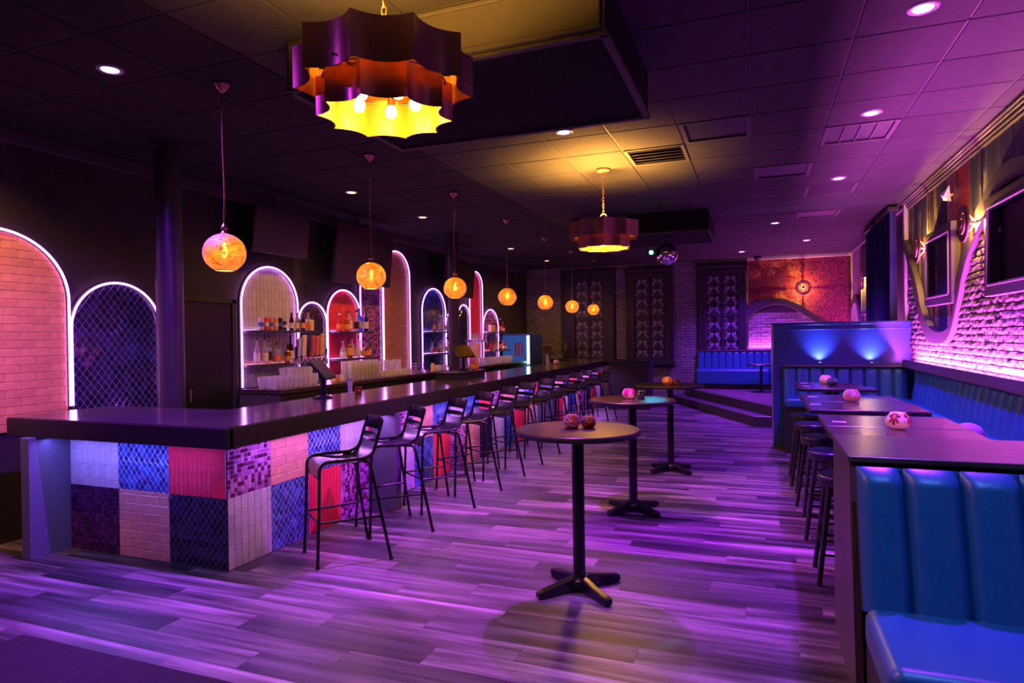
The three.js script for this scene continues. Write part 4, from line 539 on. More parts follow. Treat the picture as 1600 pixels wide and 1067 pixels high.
{ const g1 = thing('bottle', 'small clear bottle on the bar beside an amber candle cup', 'bottle', [-4.08, YT, -5.78]); part(g1, 'glass', lathe([[0, 0], [0.022, 0], [0.024, 0.006], [0.024, 0.08], [0.03, 0.11], [0.03, 0.14], [0.027, 0.14]], 16), clearM); part(g1, 'stopper', cyl(0.02, 0.02, 0.02, 0, 0.15, 0, 12), M.steel);
  const g2 = thing('bottle', 'clear bottle standing on the far end of the bar', 'bottle', [-4.02, YT, -12.5]); part(g2, 'glass', lathe([[0, 0], [0.035, 0], [0.036, 0.006], [0.036, 0.14], [0.018, 0.19], [0.018, 0.22]], 16), clearM); part(g2, 'stopper', cyl(0.017, 0.017, 0.02, 0, 0.23, 0, 12), M.steel); }
// televisions and speakers hung above the bar
function tv(label, pos, w, h, tilt) { const t = thing('television', label, 'television', pos, Math.PI / 2); part(t, 'cabinet', at(rbox(w, h, 0.06, 0.01), 0, 0, 0, tilt), M.black); part(t, 'screen', at(rbox(w - 0.04, h - 0.04, 0.004, 0.001), 0, -0.0, 0.0335, tilt).translate(0, -Math.sin(tilt) * 0.0, 0), std([0.004, 0.004, 0.005], 0.3)); part(t, 'mount', join([rod([0, 0, -0.03], [0, YC - pos[1], -0.12], 0.02), cyl(0.07, 0.07, 0.015, 0, YC - pos[1] - 0.008, -0.12)]), M.black); return t; }
tv('black television hung above the pale arch', [-5.62, 3.03, -6.55], 1.0, 0.56, 0.12); tv('large black television hung left of the tallest peach arch', [-5.62, 2.93, -8.38], 1.5, 0.86, 0.1); tv('black television hung behind the third pendant globe', [-5.62, 2.86, -11.75], 1.3, 0.75, 0.1);
{ // display cooler
  const t = thing('display_cooler', 'blue-lit display cooler with a cyan light bar at the far end of the bar wall', 'cooler', [-5.55, 0, -15.2]);
  part(t, 'cabinet', rspan(-0.36, 0.36, 0, 1.74, -0.5, 0.5, 0.015), std([0.04, 0.10, 0.34], 0.4)); part(t, 'side_panel', rspan(-0.33, 0.33, 0.15, 1.7, 0.5, 0.512, 0.004), glow(rgb(0.05, 0.16, 0.62), 0.42), 'blue backlit panel'); part(t, 'light_bar', rspan(0.30, 0.37, 1.0, 1.7, 0.512, 0.54, 0.008), glow(rgb(0.55, 1, 0.85), 2.2), 'cyan light bar');
  part(t, 'emblem', join([rspan(-0.02, 0.03, 1.2, 1.52, 0.512, 0.517, 0.001), rspan(0.06, 0.10, 1.2, 1.52, 0.512, 0.517, 0.001), rspan(0.10, 0.18, 1.49, 1.52, 0.512, 0.517, 0.001), rspan(0.10, 0.18, 1.35, 1.38, 0.512, 0.517, 0.001), rspan(0.10, 0.18, 1.2, 1.23, 0.512, 0.517, 0.001), rspan(0.16, 0.2, 1.23, 1.35, 0.512, 0.517, 0.001), rspan(0.15, 0.19, 1.38, 1.49, 0.512, 0.517, 0.001)]), std([0.45, 0.02, 0.06], 0.5), 'red letter emblem'); const l = new THREE.RectAreaLight(rgb(0.5, 1, 0.85), 3, 0.07, 0.7); l.position.set(0.335, 1.35, 0.545); l.rotation.y = Math.PI; t.add(l);
  const w = thing('wall_light', 'narrow warm vertical light on the back wall at the end of the bar', 'light', [-5.62, 1.41, ZB + 0.04]); part(w, 'housing', rbox(0.16, 0.5, 0.05, 0.01), M.black); part(w, 'diffuser', rbox(0.1, 0.46, 0.02, 0.006, 0, 0, 0.03), glow(rgb(1, 0.78, 0.4), 1.6)); const l2 = new THREE.RectAreaLight(rgb(1, 0.75, 0.35), 2, 0.1, 0.46); l2.position.set(0, 0, 0.045); l2.rotation.y = Math.PI; w.add(l2); }
// ---------------------------------------------------------------- bar stools
function makeStool() {
  const t = thing('bar_stool', 'black metal bar stool nearest the camera, first of the row along the tiled bar', 'stool', [-3.02, 0, -4.18], -38.9 * DEG, 'black metal stools along the bar'); const m = M.blackMetal, r = 0.0125;
  const smooth = (pts, n = 40) => tube(pts, r, n, 8, false, 0.35);
  for (const s of [-1, 1]) {
    part(t, 'side_frame', smooth([[s * 0.215, 0, 0.262], [s * 0.208, 0.4, 0.245], [s * 0.202, 0.70, 0.235], [s * 0.2, 0.752, 0.215], [s * 0.198, 0.768, 0.165], [s * 0.196, 0.768, 0.0], [s * 0.194, 0.772, -0.11], [s * 0.192, 0.80, -0.165], [s * 0.188, 0.86, -0.195], [s * 0.182, 1.05, -0.255]], 64), m);
    part(t, 'rear_leg', smooth([[s * 0.192, 0.755, -0.05], [s * 0.205, 0.745, -0.125], [s * 0.222, 0.68, -0.15], [s * 0.288, 0.0, -0.272]], 30), m);
  }
  { const nx = 10, P = [], prof = [[0.232, 0.64], [0.236, 0.69], [0.228, 0.735], [0.205, 0.757], [0.15, 0.762], [0.06, 0.752], [-0.04, 0.748], [-0.12, 0.757], [-0.165, 0.785], [-0.19, 0.83], [-0.203, 0.88]]; const I = [], U = [];
    for (let k = 0; k < 2; k++) prof.forEach(([z, y], j) => { for (let i = 0; i <= nx; i++) { const u = i / nx * 2 - 1, dip = -0.012 * (1 - u * u); P.push(u * 0.19, y + dip * (j > 2 && j < 8 ? 1 : 0.3) - k * 0.004, z - (j < 3 || j > 8 ? k * 0.004 : 0)); U.push(u * 0.19, j * 0.05); } });
    const C = prof.length * (nx + 1); for (let j = 0; j < prof.length - 1; j++) for (let i = 0; i < nx; i++) { const a = j * (nx + 1) + i, b = a + 1, c = a + nx + 1, d = c + 1; I.push(a, b, c, b, d, c, C + a, C + c, C + b, C + b, C + c, C + d); }
    const g = new THREE.BufferGeometry(); g.setAttribute('position', new THREE.BufferAttribute(new Float32Array(P), 3)); g.setAttribute('uv', new THREE.BufferAttribute(new Float32Array(U), 2)); g.setIndex(I); g.computeVertexNormals(); part(t, 'seat', g, std([0.014, 0.014, 0.02], 0.22)); }
  const slat = (y0, y1, z0, z1, w) => { const P = [], I = [], n = 10; for (let k = 0; k < 2; k++) for (let j = 0; j < 2; j++) for (let i = 0; i <= n; i++) { const u = i / n * 2 - 1; P.push(u * w, j ? y1 : y0, (j ? z1 : z0) - 0.03 * (1 - u * u) + k * 0.005); } const q = n + 1; const quad = (a, b, c, d) => I.push(a, b, c, b, d, c); for (let i = 0; i < n; i++) { quad(i + 1, i, q + i + 1, q + i); quad(2 * q + i, 2 * q + i + 1, 3 * q + i, 3 * q + i + 1); quad(q + i + 1, q + i, 3 * q + i + 1, 3 * q + i); quad(i, i + 1, 2 * q + i, 2 * q + i + 1); } const g = new THREE.BufferGeometry(); g.setAttribute('position', new THREE.BufferAttribute(new Float32Array(P), 3)); g.setIndex(I); const f = g.toNonIndexed(); f.computeVertexNormals(); return fin(f); };
  part(t, 'back_slat', slat(0.962, 1.06, -0.228, -0.258, 0.196), m); part(t, 'back_slat', slat(0.89, 0.932, -0.206, -0.218, 0.19), m);
  const yr = 0.33; part(t, 'rung', rod([-0.209, yr, 0.247], [0.209, yr, 0.247], 0.009), m); for (const s of [-1, 1]) part(t, 'rung', rod([s * 0.209, yr, 0.247], [s * 0.256, yr, -0.213], 0.009), m);
  for (const [x, z] of [[0.215, 0.262], [-0.215, 0.262], [0.288, -0.272], [-0.288, -0.272]]) part(t, 'foot_cap', cyl(0.016, 0.017, 0.02, x, 0.01, z, 10), M.black);
  return t;
}
const ORD = ['first', 'second', 'third', 'fourth', 'fifth', 'sixth', 'seventh', 'eighth', 'ninth', 'tenth', 'eleventh', 'twelfth'];
{ const s0 = makeStool(); [-4.18, -4.9, -5.7, -6.42, -7.17, -7.9, -8.69, -9.4, -10.22, -10.95, -11.85, -12.6].forEach((z, i) => { if (i) dup(s0, [-3.03 + rr(-0.015, 0.015), 0, z], (-39 + rr(-4, 4)) * DEG, i < 11 ? `${ORD[i]} black metal bar stool counted from the near corner of the tiled bar` : 'farthest black metal bar stool at the dark end of the bar'); }); }
// ---------------------------------------------------------------- high round tables
const tableTopM = phys([0.040, 0.024, 0.006], 0.28, 0, { map: texDarkWood });
function makeHighTable(label, pos) {
  const t = thing('high_table', label, 'table', pos, 0, 'tall round tables on the plank floor');
  const R = 0.405, prof = [[0, -0.036], [R - 0.008, -0.036], [R, -0.028], [R, -0.007], [R - 0.006, 0], [0, 0]]; const top = boxUV(lathe(prof, 72).translate(0, 1.066, 0), 1); part(t, 'table_top', top, tableTopM);
  part(t, 'edge_band', lathe([[R - 0.004, -0.035], [R + 0.003, -0.031], [R + 0.003, -0.006], [R - 0.003, -0.002]], 72).translate(0, 1.066, 0), M.black);
  part(t, 'column', cyl(0.04, 0.04, 0.94, 0, 0.56, 0, 28), M.blackMetal); part(t, 'mount_plate', rbox(0.3, 0.012, 0.3, 0.004, 0, 1.024, 0), M.blackMetal); part(t, 'hub', lathe([[0, 0.03], [0.075, 0.03], [0.078, 0.06], [0.06, 0.085], [0.042, 0.095], [0, 0.095]], 28), M.blackMetal);
  for (let i = 0; i < 4; i++) { const a = (i + 0.5) * Math.PI / 2 + 0.08; const sh = new THREE.Shape([V2(0.03, 0.02), V2(0.3, 0.012), V2(0.315, 0.02), V2(0.312, 0.04), V2(0.29, 0.046), V2(0.2, 0.062), V2(0.06, 0.09), V2(0.03, 0.09)]); const g = new THREE.ExtrudeGeometry(sh, { depth: 0.034, bevelEnabled: true, bevelSize: 0.008, bevelThickness: 0.012, bevelSegments: 2 }).translate(0, 0, -0.017); g.rotateY(a); const f = part(t, 'foot', g, M.blackMetal); part(f, 'glide', cyl(0.016, 0.018, 0.013, Math.cos(a) * 0.295, 0.0065, -Math.sin(a) * 0.295, 12), M.black); }
  return t;
}
{ const a = makeHighTable('nearest tall round table on a black pedestal, amber-lit top', [-1.12, 0, -4.1]); dup(a, [-1.13, 0, -6.12], 0.1, 'second tall round table with a heart candle globe on it'); dup(a, [-1.02, 0, -8.05], 0.04, 'farthest tall round table, near the stage steps'); }
// ---------------------------------------------------------------- candle globes with mosaic glass
const mosaicTex = (bg, fg, draw) => canvasTex(512, 256, (c, w, h) => { c.fillStyle = bg; c.fillRect(0, 0, w, h); const R = RNG(bg.length * 31 + fg.length + bg.charCodeAt(2)); for (let i = 0; i < 900; i++) { const x = R() * w, y = R() * h; c.fillStyle = `rgba(0,0,0,${0.08 + 0.2 * R()})`; c.beginPath(); c.arc(x, y, 1 + R() * 2, 0, 7); c.fill(); } c.fillStyle = fg; draw(c, w, h, R); });
const MT = {
  zig: mosaicTex('#c98fa6', '#2a0b18', (c, w, h) => { for (let y = 30; y < h; y += 26) for (let x = 0; x < w; x += 18) { c.fillRect(x, y + ((x / 18) % 4) * 4, 14, 10); } c.fillStyle = '#c03030'; for (let x = 40; x < w; x += 128) { c.beginPath(); c.moveTo(x, 120); c.lineTo(x + 24, 160); c.lineTo(x, 200); c.lineTo(x - 24, 160); c.fill(); } }),
  beads: mosaicTex('#5a1d12', '#d0581c', (c, w, h, R) => { for (let i = 0; i < 420; i++) { c.fillStyle = ['#d0581c', '#8a1230', '#e8a040', '#b03048'][Math.floor(R() * 4)]; c.beginPath(); c.arc(R() * w, R() * h, 4 + R() * 4, 0, 7); c.fill(); } }),
  heart: mosaicTex('#e8c4d6', '#d01830', (c, w, h) => { for (const x of [64, 192, 320, 448]) { c.strokeStyle = '#5a0c40'; c.lineWidth = 12; c.setLineDash([9, 5]); c.beginPath(); c.moveTo(x, 210); c.bezierCurveTo(x - 74, 150, x - 52, 60, x, 108); c.bezierCurveTo(x + 52, 60, x + 74, 150, x, 210); c.fill(); c.stroke(); c.setLineDash([]); } }),
  green: mosaicTex('#16301a', '#b8c23a', (c, w, h, R) => { for (let i = 0; i < 260; i++) { c.fillStyle = ['#b8c23a', '#2f7a3c', '#d8d070', '#1d5030'][Math.floor(R() * 4)]; c.fillRect(R() * w, R() * h, 8 + R() * 12, 8 + R() * 12); } }),
  flower: mosaicTex('#ead2da', '#8a1022', (c, w, h) => { for (const x of [64, 192, 320, 448]) { for (let p = 0; p < 8; p++) { const a = p / 8 * Math.PI * 2; c.fillStyle = p % 2 ? '#a01424' : '#6a0c20'; c.beginPath(); c.ellipse(x + Math.cos(a) * 30, 160 + Math.sin(a) * 30, 19, 9, a, 0, 7); c.fill(); } c.fillStyle = '#f0a030'; c.beginPath(); c.arc(x, 160, 11, 0, 7); c.fill(); } }),
  dots: mosaicTex('#e6c6d4', '#7a1238', (c, w, h) => { for (const x of [64, 192, 320, 448]) for (let r = 0; r < 4; r++) for (let p = 0; p < Math.max(1, r * 7); p++) { const a = p / Math.max(1, r * 7) * Math.PI * 2; c.beginPath(); c.arc(x + Math.cos(a) * r * 15, 140 + Math.sin(a) * r * 15, 5.5, 0, 7); c.fill(); } }),
  plain: mosaicTex('#e4cdd6', '#c0a8b4', (c, w, h, R) => { for (let i = 0; i < 500; i++) c.fillRect(R() * w, R() * h, 5, 5); }),
  blue: mosaicTex('#3a4a78', '#8ab0e0', (c, w, h, R) => { for (let i = 0; i < 420; i++) { c.fillStyle = ['#8ab0e0', '#c8d8f0', '#2a3a70', '#6078c0'][Math.floor(R() * 4)]; c.fillRect(R() * w, R() * h, 7, 7); } }),
  spiral: mosaicTex('#d9a878', '#5a2418', (c, w, h) => { c.strokeStyle = '#5a2418'; c.lineWidth = 7; for (const x of [64, 192, 320, 448]) { c.beginPath(); for (let a = 0; a < 18; a += 0.2) { const r = a * 3; c.lineTo(x + Math.cos(a) * r, 140 + Math.sin(a) * r); } c.stroke(); } }),
};
const globeProf = [[0, 0], [0.03, 0], [0.05, 0.014], [0.062, 0.04], [0.063, 0.058], [0.054, 0.086], [0.041, 0.102], [0.041, 0.108], [0.038, 0.108], [0.038, 0.1], [0.05, 0.084], [0.059, 0.056], [0.058, 0.04], [0.047, 0.018], [0, 0.006]];
const cupProf = [[0, 0], [0.034, 0], [0.036, 0.01], [0.042, 0.075], [0.039, 0.075], [0.033, 0.012], [0, 0.008]];
function candle(label, pos, tex, s = 1, kind = 'globe', k = 0.12, turn = 0, lit = rgb(1, 0.35, 0.08)) {
  const t = thing('candle_holder', label, 'candle holder', pos, turn); t.scale.set(s, s * (kind === 'globe' ? 0.88 : 1), s);
  part(t, 'glass', lathe(kind === 'globe' ? globeProf : cupProf, 32), phys([1, 1, 1], 0.5, 0, { map: tex, transmission: 0.35, thickness: 0 })); part(t, 'candle', cyl(0.018, 0.018, 0.02, 0, 0.018, 0, 16), M.white);
  part(t, 'flame', new THREE.SphereGeometry(0.006, 10, 8).scale(1, 1.8, 1).translate(0, 0.042, 0), glow(lit, 9)); if (k) { const l = new THREE.PointLight(lit, k * 0.25); l.position.set(0, 0.042, 0); l.castShadow = true; l.shadow.radius = 0.3; t.add(l); }
  return t;
}
const HT = 1.067, BT = 1.052;
candle('white zigzag mosaic candle globe on the nearest round table', [-1.165, HT, -4.13], MT.zig, 0.92); candle('amber beaded mosaic candle globe on the nearest round table', [-1.06, HT, -4.16], MT.beads, 0.8);
candle('pink candle globe with a red heart on the second round table', [-1.17, HT, -6.17], MT.heart, 1.0, 'globe', 0.15, 0.5); candle('green mosaic candle cup on the second round table', [-1.055, HT, -6.17], MT.green, 1.0, 'cup', 0.1, 0, rgb(0.9, 0.9, 0.2));
candle('spiral mosaic candle globe on the farthest round table', [-1.04, HT, -7.95], MT.spiral, 1.0); candle('dark mosaic candle cup on the farthest round table', [-0.93, HT, -7.97], MT.beads, 0.85, 'cup', 0.04);
candle('white candle globe with a red flower on the nearest booth table', [0.83, BT, -4.72], MT.flower, 1.12, 'globe', 0.16, 0.25); candle('pink dotted candle globe on the middle booth tables', [0.78, BT, -6.5], MT.dots, 1.12, 'globe', 0.08, 0.2);
candle('pale candle globe on the farthest booth table', [0.755, BT, -8.62], MT.plain, 1.1, 'globe', 0.08); candle('blue mosaic candle globe tipped beside the pale one on farthest booth table', [0.80, BT, -8.33], MT.blue, 0.95, 'globe', 0.05, 0, rgb(0.6, 0.8, 1));
candle('amber candle cup on the near end of the bar', [-4.02, YT, -5.84], MT.beads, 0.95, 'cup', 0.1); candle('cream spiral candle globe on the bar riser', [-3.96, YT + 0.1, -8.72], MT.spiral, 1.15, 'globe', 0.08); candle('pale candle globe on the far end of the bar', [-3.9, YT, -12.7], MT.plain, 1.0, 'globe', 0.06);
// ---------------------------------------------------------------- booths on the right
const leather = phys([0.006, 0.105, 0.25], 0.36, 0, { bumpMap: texLeather, bumpScale: 0.0007, clearcoat: 0.15, clearcoatRoughness: 0.4 });
function channelGeo(w, h, d, flare = 0) { // padded vertical channel, width along x, height y, bulging to +z
  const nx = 10, ny = 14, P = [], I = [], U = []; for (let j = 0; j <= ny; j++) for (let i = 0; i <= nx; i++) { const u = i / nx * 2 - 1, v = j / ny, tp = Math.min(1, (1 - v) * h / 0.06), b = Math.pow(1 - Math.pow(Math.abs(u), 3.2), 0.6) * Math.sqrt(Math.max(0, 1 - (1 - tp) * (1 - tp))) ; P.push(u * w / 2, v * h, d * b + 0.004 * Math.sin(v * 21 + u * 3) * b * 0.3); U.push(u * w / 2, v * h); }
  for (let j = 0; j < ny; j++) for (let i = 0; i < nx; i++) { const a = j * (nx + 1) + i, b = a + 1, c = a + nx + 1, e = c + 1; I.push(a, b, c, b, e, c); }
  const g = new THREE.BufferGeometry(); g.setAttribute('position', new THREE.BufferAttribute(new Float32Array(P), 3)); g.setAttribute('uv', new THREE.BufferAttribute(new Float32Array(U), 2)); g.setIndex(I); g.computeVertexNormals(); return fin(g);
}
function bench(name, label, pos, turn, o) { // local: width along x from 0..w, back at z=0, seat to +z
  const t = thing(name, label, 'bench', pos, turn); const { w, seatY, backY, depth, lean = 0.06, n, cd = 0.045, base = 0.1, backCap = true, seatN = 1, pad = 0.14 } = o;
  part(t, 'base', span(0.02, w - 0.02, 0, seatY - pad, 0.02, depth - 0.04), M.black);
  const cw = w / n, g = channelGeo(cw - 0.004, backY - seatY + 0.03, cd), sh = Math.atan2(lean, backY - seatY);
  part(t, 'back_board', at(span(0, w, 0, (backY - seatY) / Math.cos(sh), -0.05, 0.002), 0, seatY, lean + 0.0, -sh), M.black);
  for (let i = 0; i < n; i++) { const p = part(t, 'channel', g, leather); p.position.set(cw * (i + 0.5), seatY - 0.02, lean); p.rotation.x = -sh; }
  for (let i = 0; i < seatN; i++) part(t, 'seat_cushion', rspan(w * i / seatN + 0.004, w * (i + 1) / seatN - 0.004, seatY - pad, seatY, lean * 0.3, depth, 0.045), leather);
  if (backCap) part(t, 'cap_rail', rspan(-0.01, w + 0.01, backY, backY + 0.026, -0.07, 0.05, 0.006), M.purpleWood);
  return t;
}
// near booth partition: wide wood cap, end panel, bench towards the camera
{
  const t = thing('booth_partition', 'dark wood booth partition with a wide flat cap beside the aisle', 'partition', [0.395, 0, -3.4]); const wm = phys([0.15, 0.10, 0.11], 0.3, 0, { map: texDarkWood });
  part(t, 'cap', boxUV(rspan(-0.01, 1.6, 1.072, 1.1, -0.66, 0.045, 0.005), 1), wm); const sh = new THREE.Shape([V2(0.66, 0), V2(0.66, 1.07), V2(-0.02, 1.07), V2(-0.2, 0)]); part(t, 'end_panel', boxUV(at(new THREE.ExtrudeGeometry(sh, { depth: 0.03, bevelEnabled: true, bevelSize: 0.003, bevelThickness: 0.003, bevelSegments: 1 }), 0, 0, 0, 0, Math.PI / 2), 1, 0, 0, true), std([0.16, 0.105, 0.115], 0.42, 0, { map: texDarkWood })); part(t, 'core', span(0.035, 1.6, 0, 1.07, -0.6, -0.1), M.black);
}
{ // bench facing the camera, leaning back
  const t = thing('booth_bench', 'large blue leather bench with channelled back in the right foreground', 'bench', [0.40, 0, -3.2]);
  const H = 0.56, lean = 0.17, sh = Math.atan2(lean, H), hh = Math.hypot(H, lean), cw = 0.21;
  part(t, 'back_board', at(span(0, 1.57, 0, hh + 0.01, -0.03, 0.0), 0, 0.5, lean - 0.02, -sh), M.black);
  const g = channelGeo(cw - 0.003, hh + 0.02, 0.05); const g1 = channelGeo(0.177, hh + 0.02, 0.05); for (let i = 0; i < 8; i++) { const p = part(t, 'channel', i ? g : g1, leather); p.position.set(i ? 0.18 + cw * (i - 0.5) : 0.09, 0.5, lean - 0.02); p.rotation.x = -sh; }
  part(t, 'seat_cushion', rbox(1.56, 0.17, 0.58, 0.05, 0.783, 0.445, 0.44, 4), leather); part(t, 'base', span(0.03, 1.54, 0, 0.37, 0.02, 0.64), M.black);
}
// bench on the far side of the partition, and the L of the table booth
bench('booth_bench', 'blue leather bench behind the partition, its end showing beside the stools', [1.95, 0, -4.06], Math.PI, { w: 1.53, seatY: 0.76, backY: 1.06, depth: 0.32, lean: 0.03, n: 9, backCap: false });
bench('booth_bench', 'long blue leather bench along the pink brick wall', [XW - 0.06, 0, -9.7], -Math.PI / 2, { w: 5.2, seatY: 0.77, backY: 1.185, depth: 0.52, lean: 0.07, n: 26, cd: 0.03, backCap: false, seatN: 3 });
bench('booth_bench', 'blue leather bench with channelled back under the blue partition', [0.33, 0, -10.17], 0, { w: 1.58, seatY: 0.77, backY: 1.185, depth: 0.5, lean: 0.05, n: 9, cd: 0.04, backCap: false });
struct('trim_5', join([rspan(XW - 0.17, XW, 1.185, 1.213, -10.24, -4.06, 0.005), rspan(0.31, XW - 0.1, 1.185, 1.21, -10.25, -10.1, 0.005)]), M.purpleWood, 'wood ledge capping the booth seat backs');
{ // pink strip in a channel at the foot of the brick
  const t = thing('wall_wash_strip', 'pink LED strip on the ledge at the foot of the brick wall', 'light strip', [XW - 0.15, 1.213, -7.1]); part(t, 'channel', rspan(-0.012, 0.012, 0, 0.008, -2.85, 2.85, 0.002), M.steel); part(t, 'front_lip', rspan(-0.040, -0.034, 0, 0.085, -2.86, 2.86, 0.002), M.purpleWood); part(t, 'diffuser', rspan(-0.009, 0.009, 0.006, 0.012, -2.84, 2.84, 0.002), glow(PINK, 1.5));
  const l = new THREE.RectAreaLight(PINK, I_WALLSTRIP, 5.6, 0.02); l.position.set(0, 0.016, 0); l.rotation.set(Math.PI / 2, 0, Math.PI / 2); t.add(l);
}
{ // blue partition
  const t = thing('partition_wall', 'glossy navy partition wall with two glowing uplit scallops', 'partition', [0.2, 0, -10.25]); part(t, 'panel', rspan(0, 1.8, 0, 1.79, -0.12, 0, 0.006), phys([0.02, 0.045, 0.30], 0.38)); part(t, 'cap', rspan(-0.015, 1.8, 1.785, 1.825, -0.14, 0.025, 0.008), M.navy); part(t, 'bead', rspan(0.06, 1.8, 1.715, 1.73, -0.005, 0.014, 0.005), phys([0.05, 0.06, 0.3], 0.3)); part(t, 'end_trim', rspan(-0.022, 0.003, 0, 1.8, -0.13, 0.006, 0.006), std([0.75, 0.7, 0.78], 0.22, 0.9), 'polished metal end strip');
  for (const [x, lab] of [[0.62, 'small uplight on the ledge under the left glow of the navy partition'], [1.27, 'small uplight on the ledge under the right glow of the navy partition']]) { const u = thing('uplight', lab, 'light', [0.2 + x, 1.21, -10.135]); part(u, 'body', cyl(0.022, 0.026, 0.035, 0, 0.0175, 0, 16), M.black); part(u, 'lens', cyl(0.018, 0.018, 0.004, 0, 0.037, 0, 16), glow(rgb(0.35, 0.4, 1), 3)); const l = new THREE.SpotLight(rgb(0.26, 0.30, 1), 5, 0, 52 * DEG, 0.9); l.position.set(0, 0.045, 0); l.target.position.set(0, 0.27, -0.13); l.castShadow = true; l.shadow.radius = 1; u.add(l, l.target); }
}
// booth tables
function boothTable(label, x0, x1, z0, z1) { const t = thing('booth_table', label, 'table', [(x0 + x1) / 2, 0, (z0 + z1) / 2], 0, 'rectangular booth tables'); const w = x1 - x0, d = z1 - z0; part(t, 'table_top', boxUV(rbox(w, 0.036, d, 0.006, 0, 1.034, 0), 1), phys([0.085, 0.06, 0.065], 0.26, 0, { map: texDarkWood })); part(t, 'edge_band', join([rbox(w + 0.004, 0.03, 0.006, 0.002, 0, 1.032, d / 2), rbox(w + 0.004, 0.03, 0.006, 0.002, 0, 1.032, -d / 2), rbox(0.006, 0.03, d, 0.002, w / 2, 1.032, 0), rbox(0.006, 0.03, d, 0.002, -w / 2, 1.032, 0)]), M.black); const oz = z1 > -4.2 ? -0.1 : 0; part(t, 'column', cyl(0.04, 0.04, 0.98, 0, 0.52, oz, 18), M.blackMetal); part(t, 'foot', join([rbox(0.4, 0.035, 0.07, 0.012, 0, 0.018, 0), rbox(0.07, 0.035, Math.min(0.4, d - 0.04), 0.012, 0, 0.018, 0), lathe([[0, 0.03], [0.07, 0.03], [0.045, 0.08], [0, 0.08]], 18)]).translate(0, 0, oz), M.blackMetal); return t; }
boothTable('booth table touching the back of the near partition', 0.418, 1.24, -4.77, -4.11); boothTable('booth table lit pink and amber, second from the near partition', 0.42, 1.25, -5.42, -4.785);
boothTable('booth table with the pink dotted candle globe', 0.385, 1.235, -6.43, -5.75); boothTable('booth table just behind the dotted candle globe', 0.385, 1.2, -7.14, -6.445); boothTable('booth table with the blue tipped candle globe', 0.415, 1.2, -8.28, -7.88); boothTable('farthest booth table before the navy partition', 0.42, 1.13, -8.85, -8.295);
[[0.475, -4.99, 'on the pink-lit booth table'], [0.41, -6.15, 'on the booth table with the dotted globe'], [0.44, -6.87, 'on the table behind the dotted globe'], [0.47, -8.2, 'on the table with the blue globe'], [0.48, -8.7, 'on the farthest booth table'], [0.44, -4.2, 'at the partition table']].forEach(([x, z, s]) => single('table_card', rbox(0.085, 0.0025, 0.06, 0.001, 0.045, 0.0012, 0), std([0.5, 0.45, 0.6], 0.4), 'small pale card lying near the aisle edge ' + s, 'card', [x, BT, z]));
single('pouf_cushion', (() => { const g = new THREE.SphereGeometry(0.11, 40, 20), p = g.attributes.position; for (let i = 0; i < p.count; i++) { const a = Math.atan2(p.getZ(i), p.getX(i)), k = 1 - 0.05 * Math.pow(Math.abs(Math.sin(a * 7)), 6); p.setXYZ(i, p.getX(i) * k, p.getY(i) * 0.9, p.getZ(i) * k); } g.computeVertexNormals(); return g; })(), std([0.34, 0.24, 0.4], 0.8), 'round ribbed mauve cushion on the long blue bench', 'cushion', [1.50, 0.869, -5.85]);
// backless stools under the booth tables
{
  const mk = () => { const t = thing('backless_stool', 'black backless stool beside the partition end', 'stool', [0.54, 0, -4.86], 0, 'black backless stools at the booth tables'); part(t, 'seat', lathe([[0, 0.665], [0.165, 0.665], [0.172, 0.675], [0.172, 0.70], [0.16, 0.715], [0, 0.72]], 36), phys([0.012, 0.016, 0.035], 0.3)); part(t, 'seat_ring', lathe([[0.15, 0.64], [0.165, 0.64], [0.165, 0.668], [0.15, 0.668]], 36), M.black);
    for (let i = 0; i < 4; i++) { const a = (i + 0.5) * Math.PI / 2, c = Math.cos(a), s = Math.sin(a); part(t, 'leg', taper([c * 0.15, 0.655, s * 0.15], [c * 0.255, 0, s * 0.255], 0.02, 0.016, 10), M.black); const b = a + Math.PI / 2, k = (y) => lerp(0.255, 0.15, y / 0.655); for (const y of [0.2, 0.33]) { const yy = y + (i % 2) * 0.05; part(t, 'rung', rod([c * k(yy), yy, s * k(yy)], [Math.cos(b) * k(yy), yy, Math.sin(b) * k(yy)], 0.009), M.blackMetal); } } return t; };
  const s = mk(); [[0.54, -5.83, 'second black backless stool from the partition end'], [0.53, -6.6, 'third black backless stool from the partition end'], [0.52, -7.5, 'fourth black backless stool from the partition end'], [0.52, -8.35, 'farthest black backless stool under the booth tables']].forEach(([x, z, l]) => dup(s, [x, 0, z], rr(-0.15, 0.15), l));
}
// dark table at lower left
{ const t = thing('foreground_table', 'dark wood table top cut by the lower left corner', 'table', [-1.75, 0, -0.95]); part(t, 'table_top', boxUV(rspan(-0.46, 0.75, 0.716, 0.75, -0.40, 0.4, 0.006), 1, 0, 0, true), phys([0.010, 0.010, 0.018], 0.6, 0, { specularIntensity: 0.35, map: texDarkWood, bumpMap: texDarkWood, bumpScale: 0.001 })); part(t, 'column', cyl(0.04, 0.04, 0.68, 0.1, 0.38, 0, 18), M.blackMetal); part(t, 'foot', join([rbox(0.56, 0.035, 0.07, 0.012, 0.1, 0.018, 0), rbox(0.07, 0.035, 0.5, 0.012, 0.1, 0.018, 0)]), M.blackMetal); }
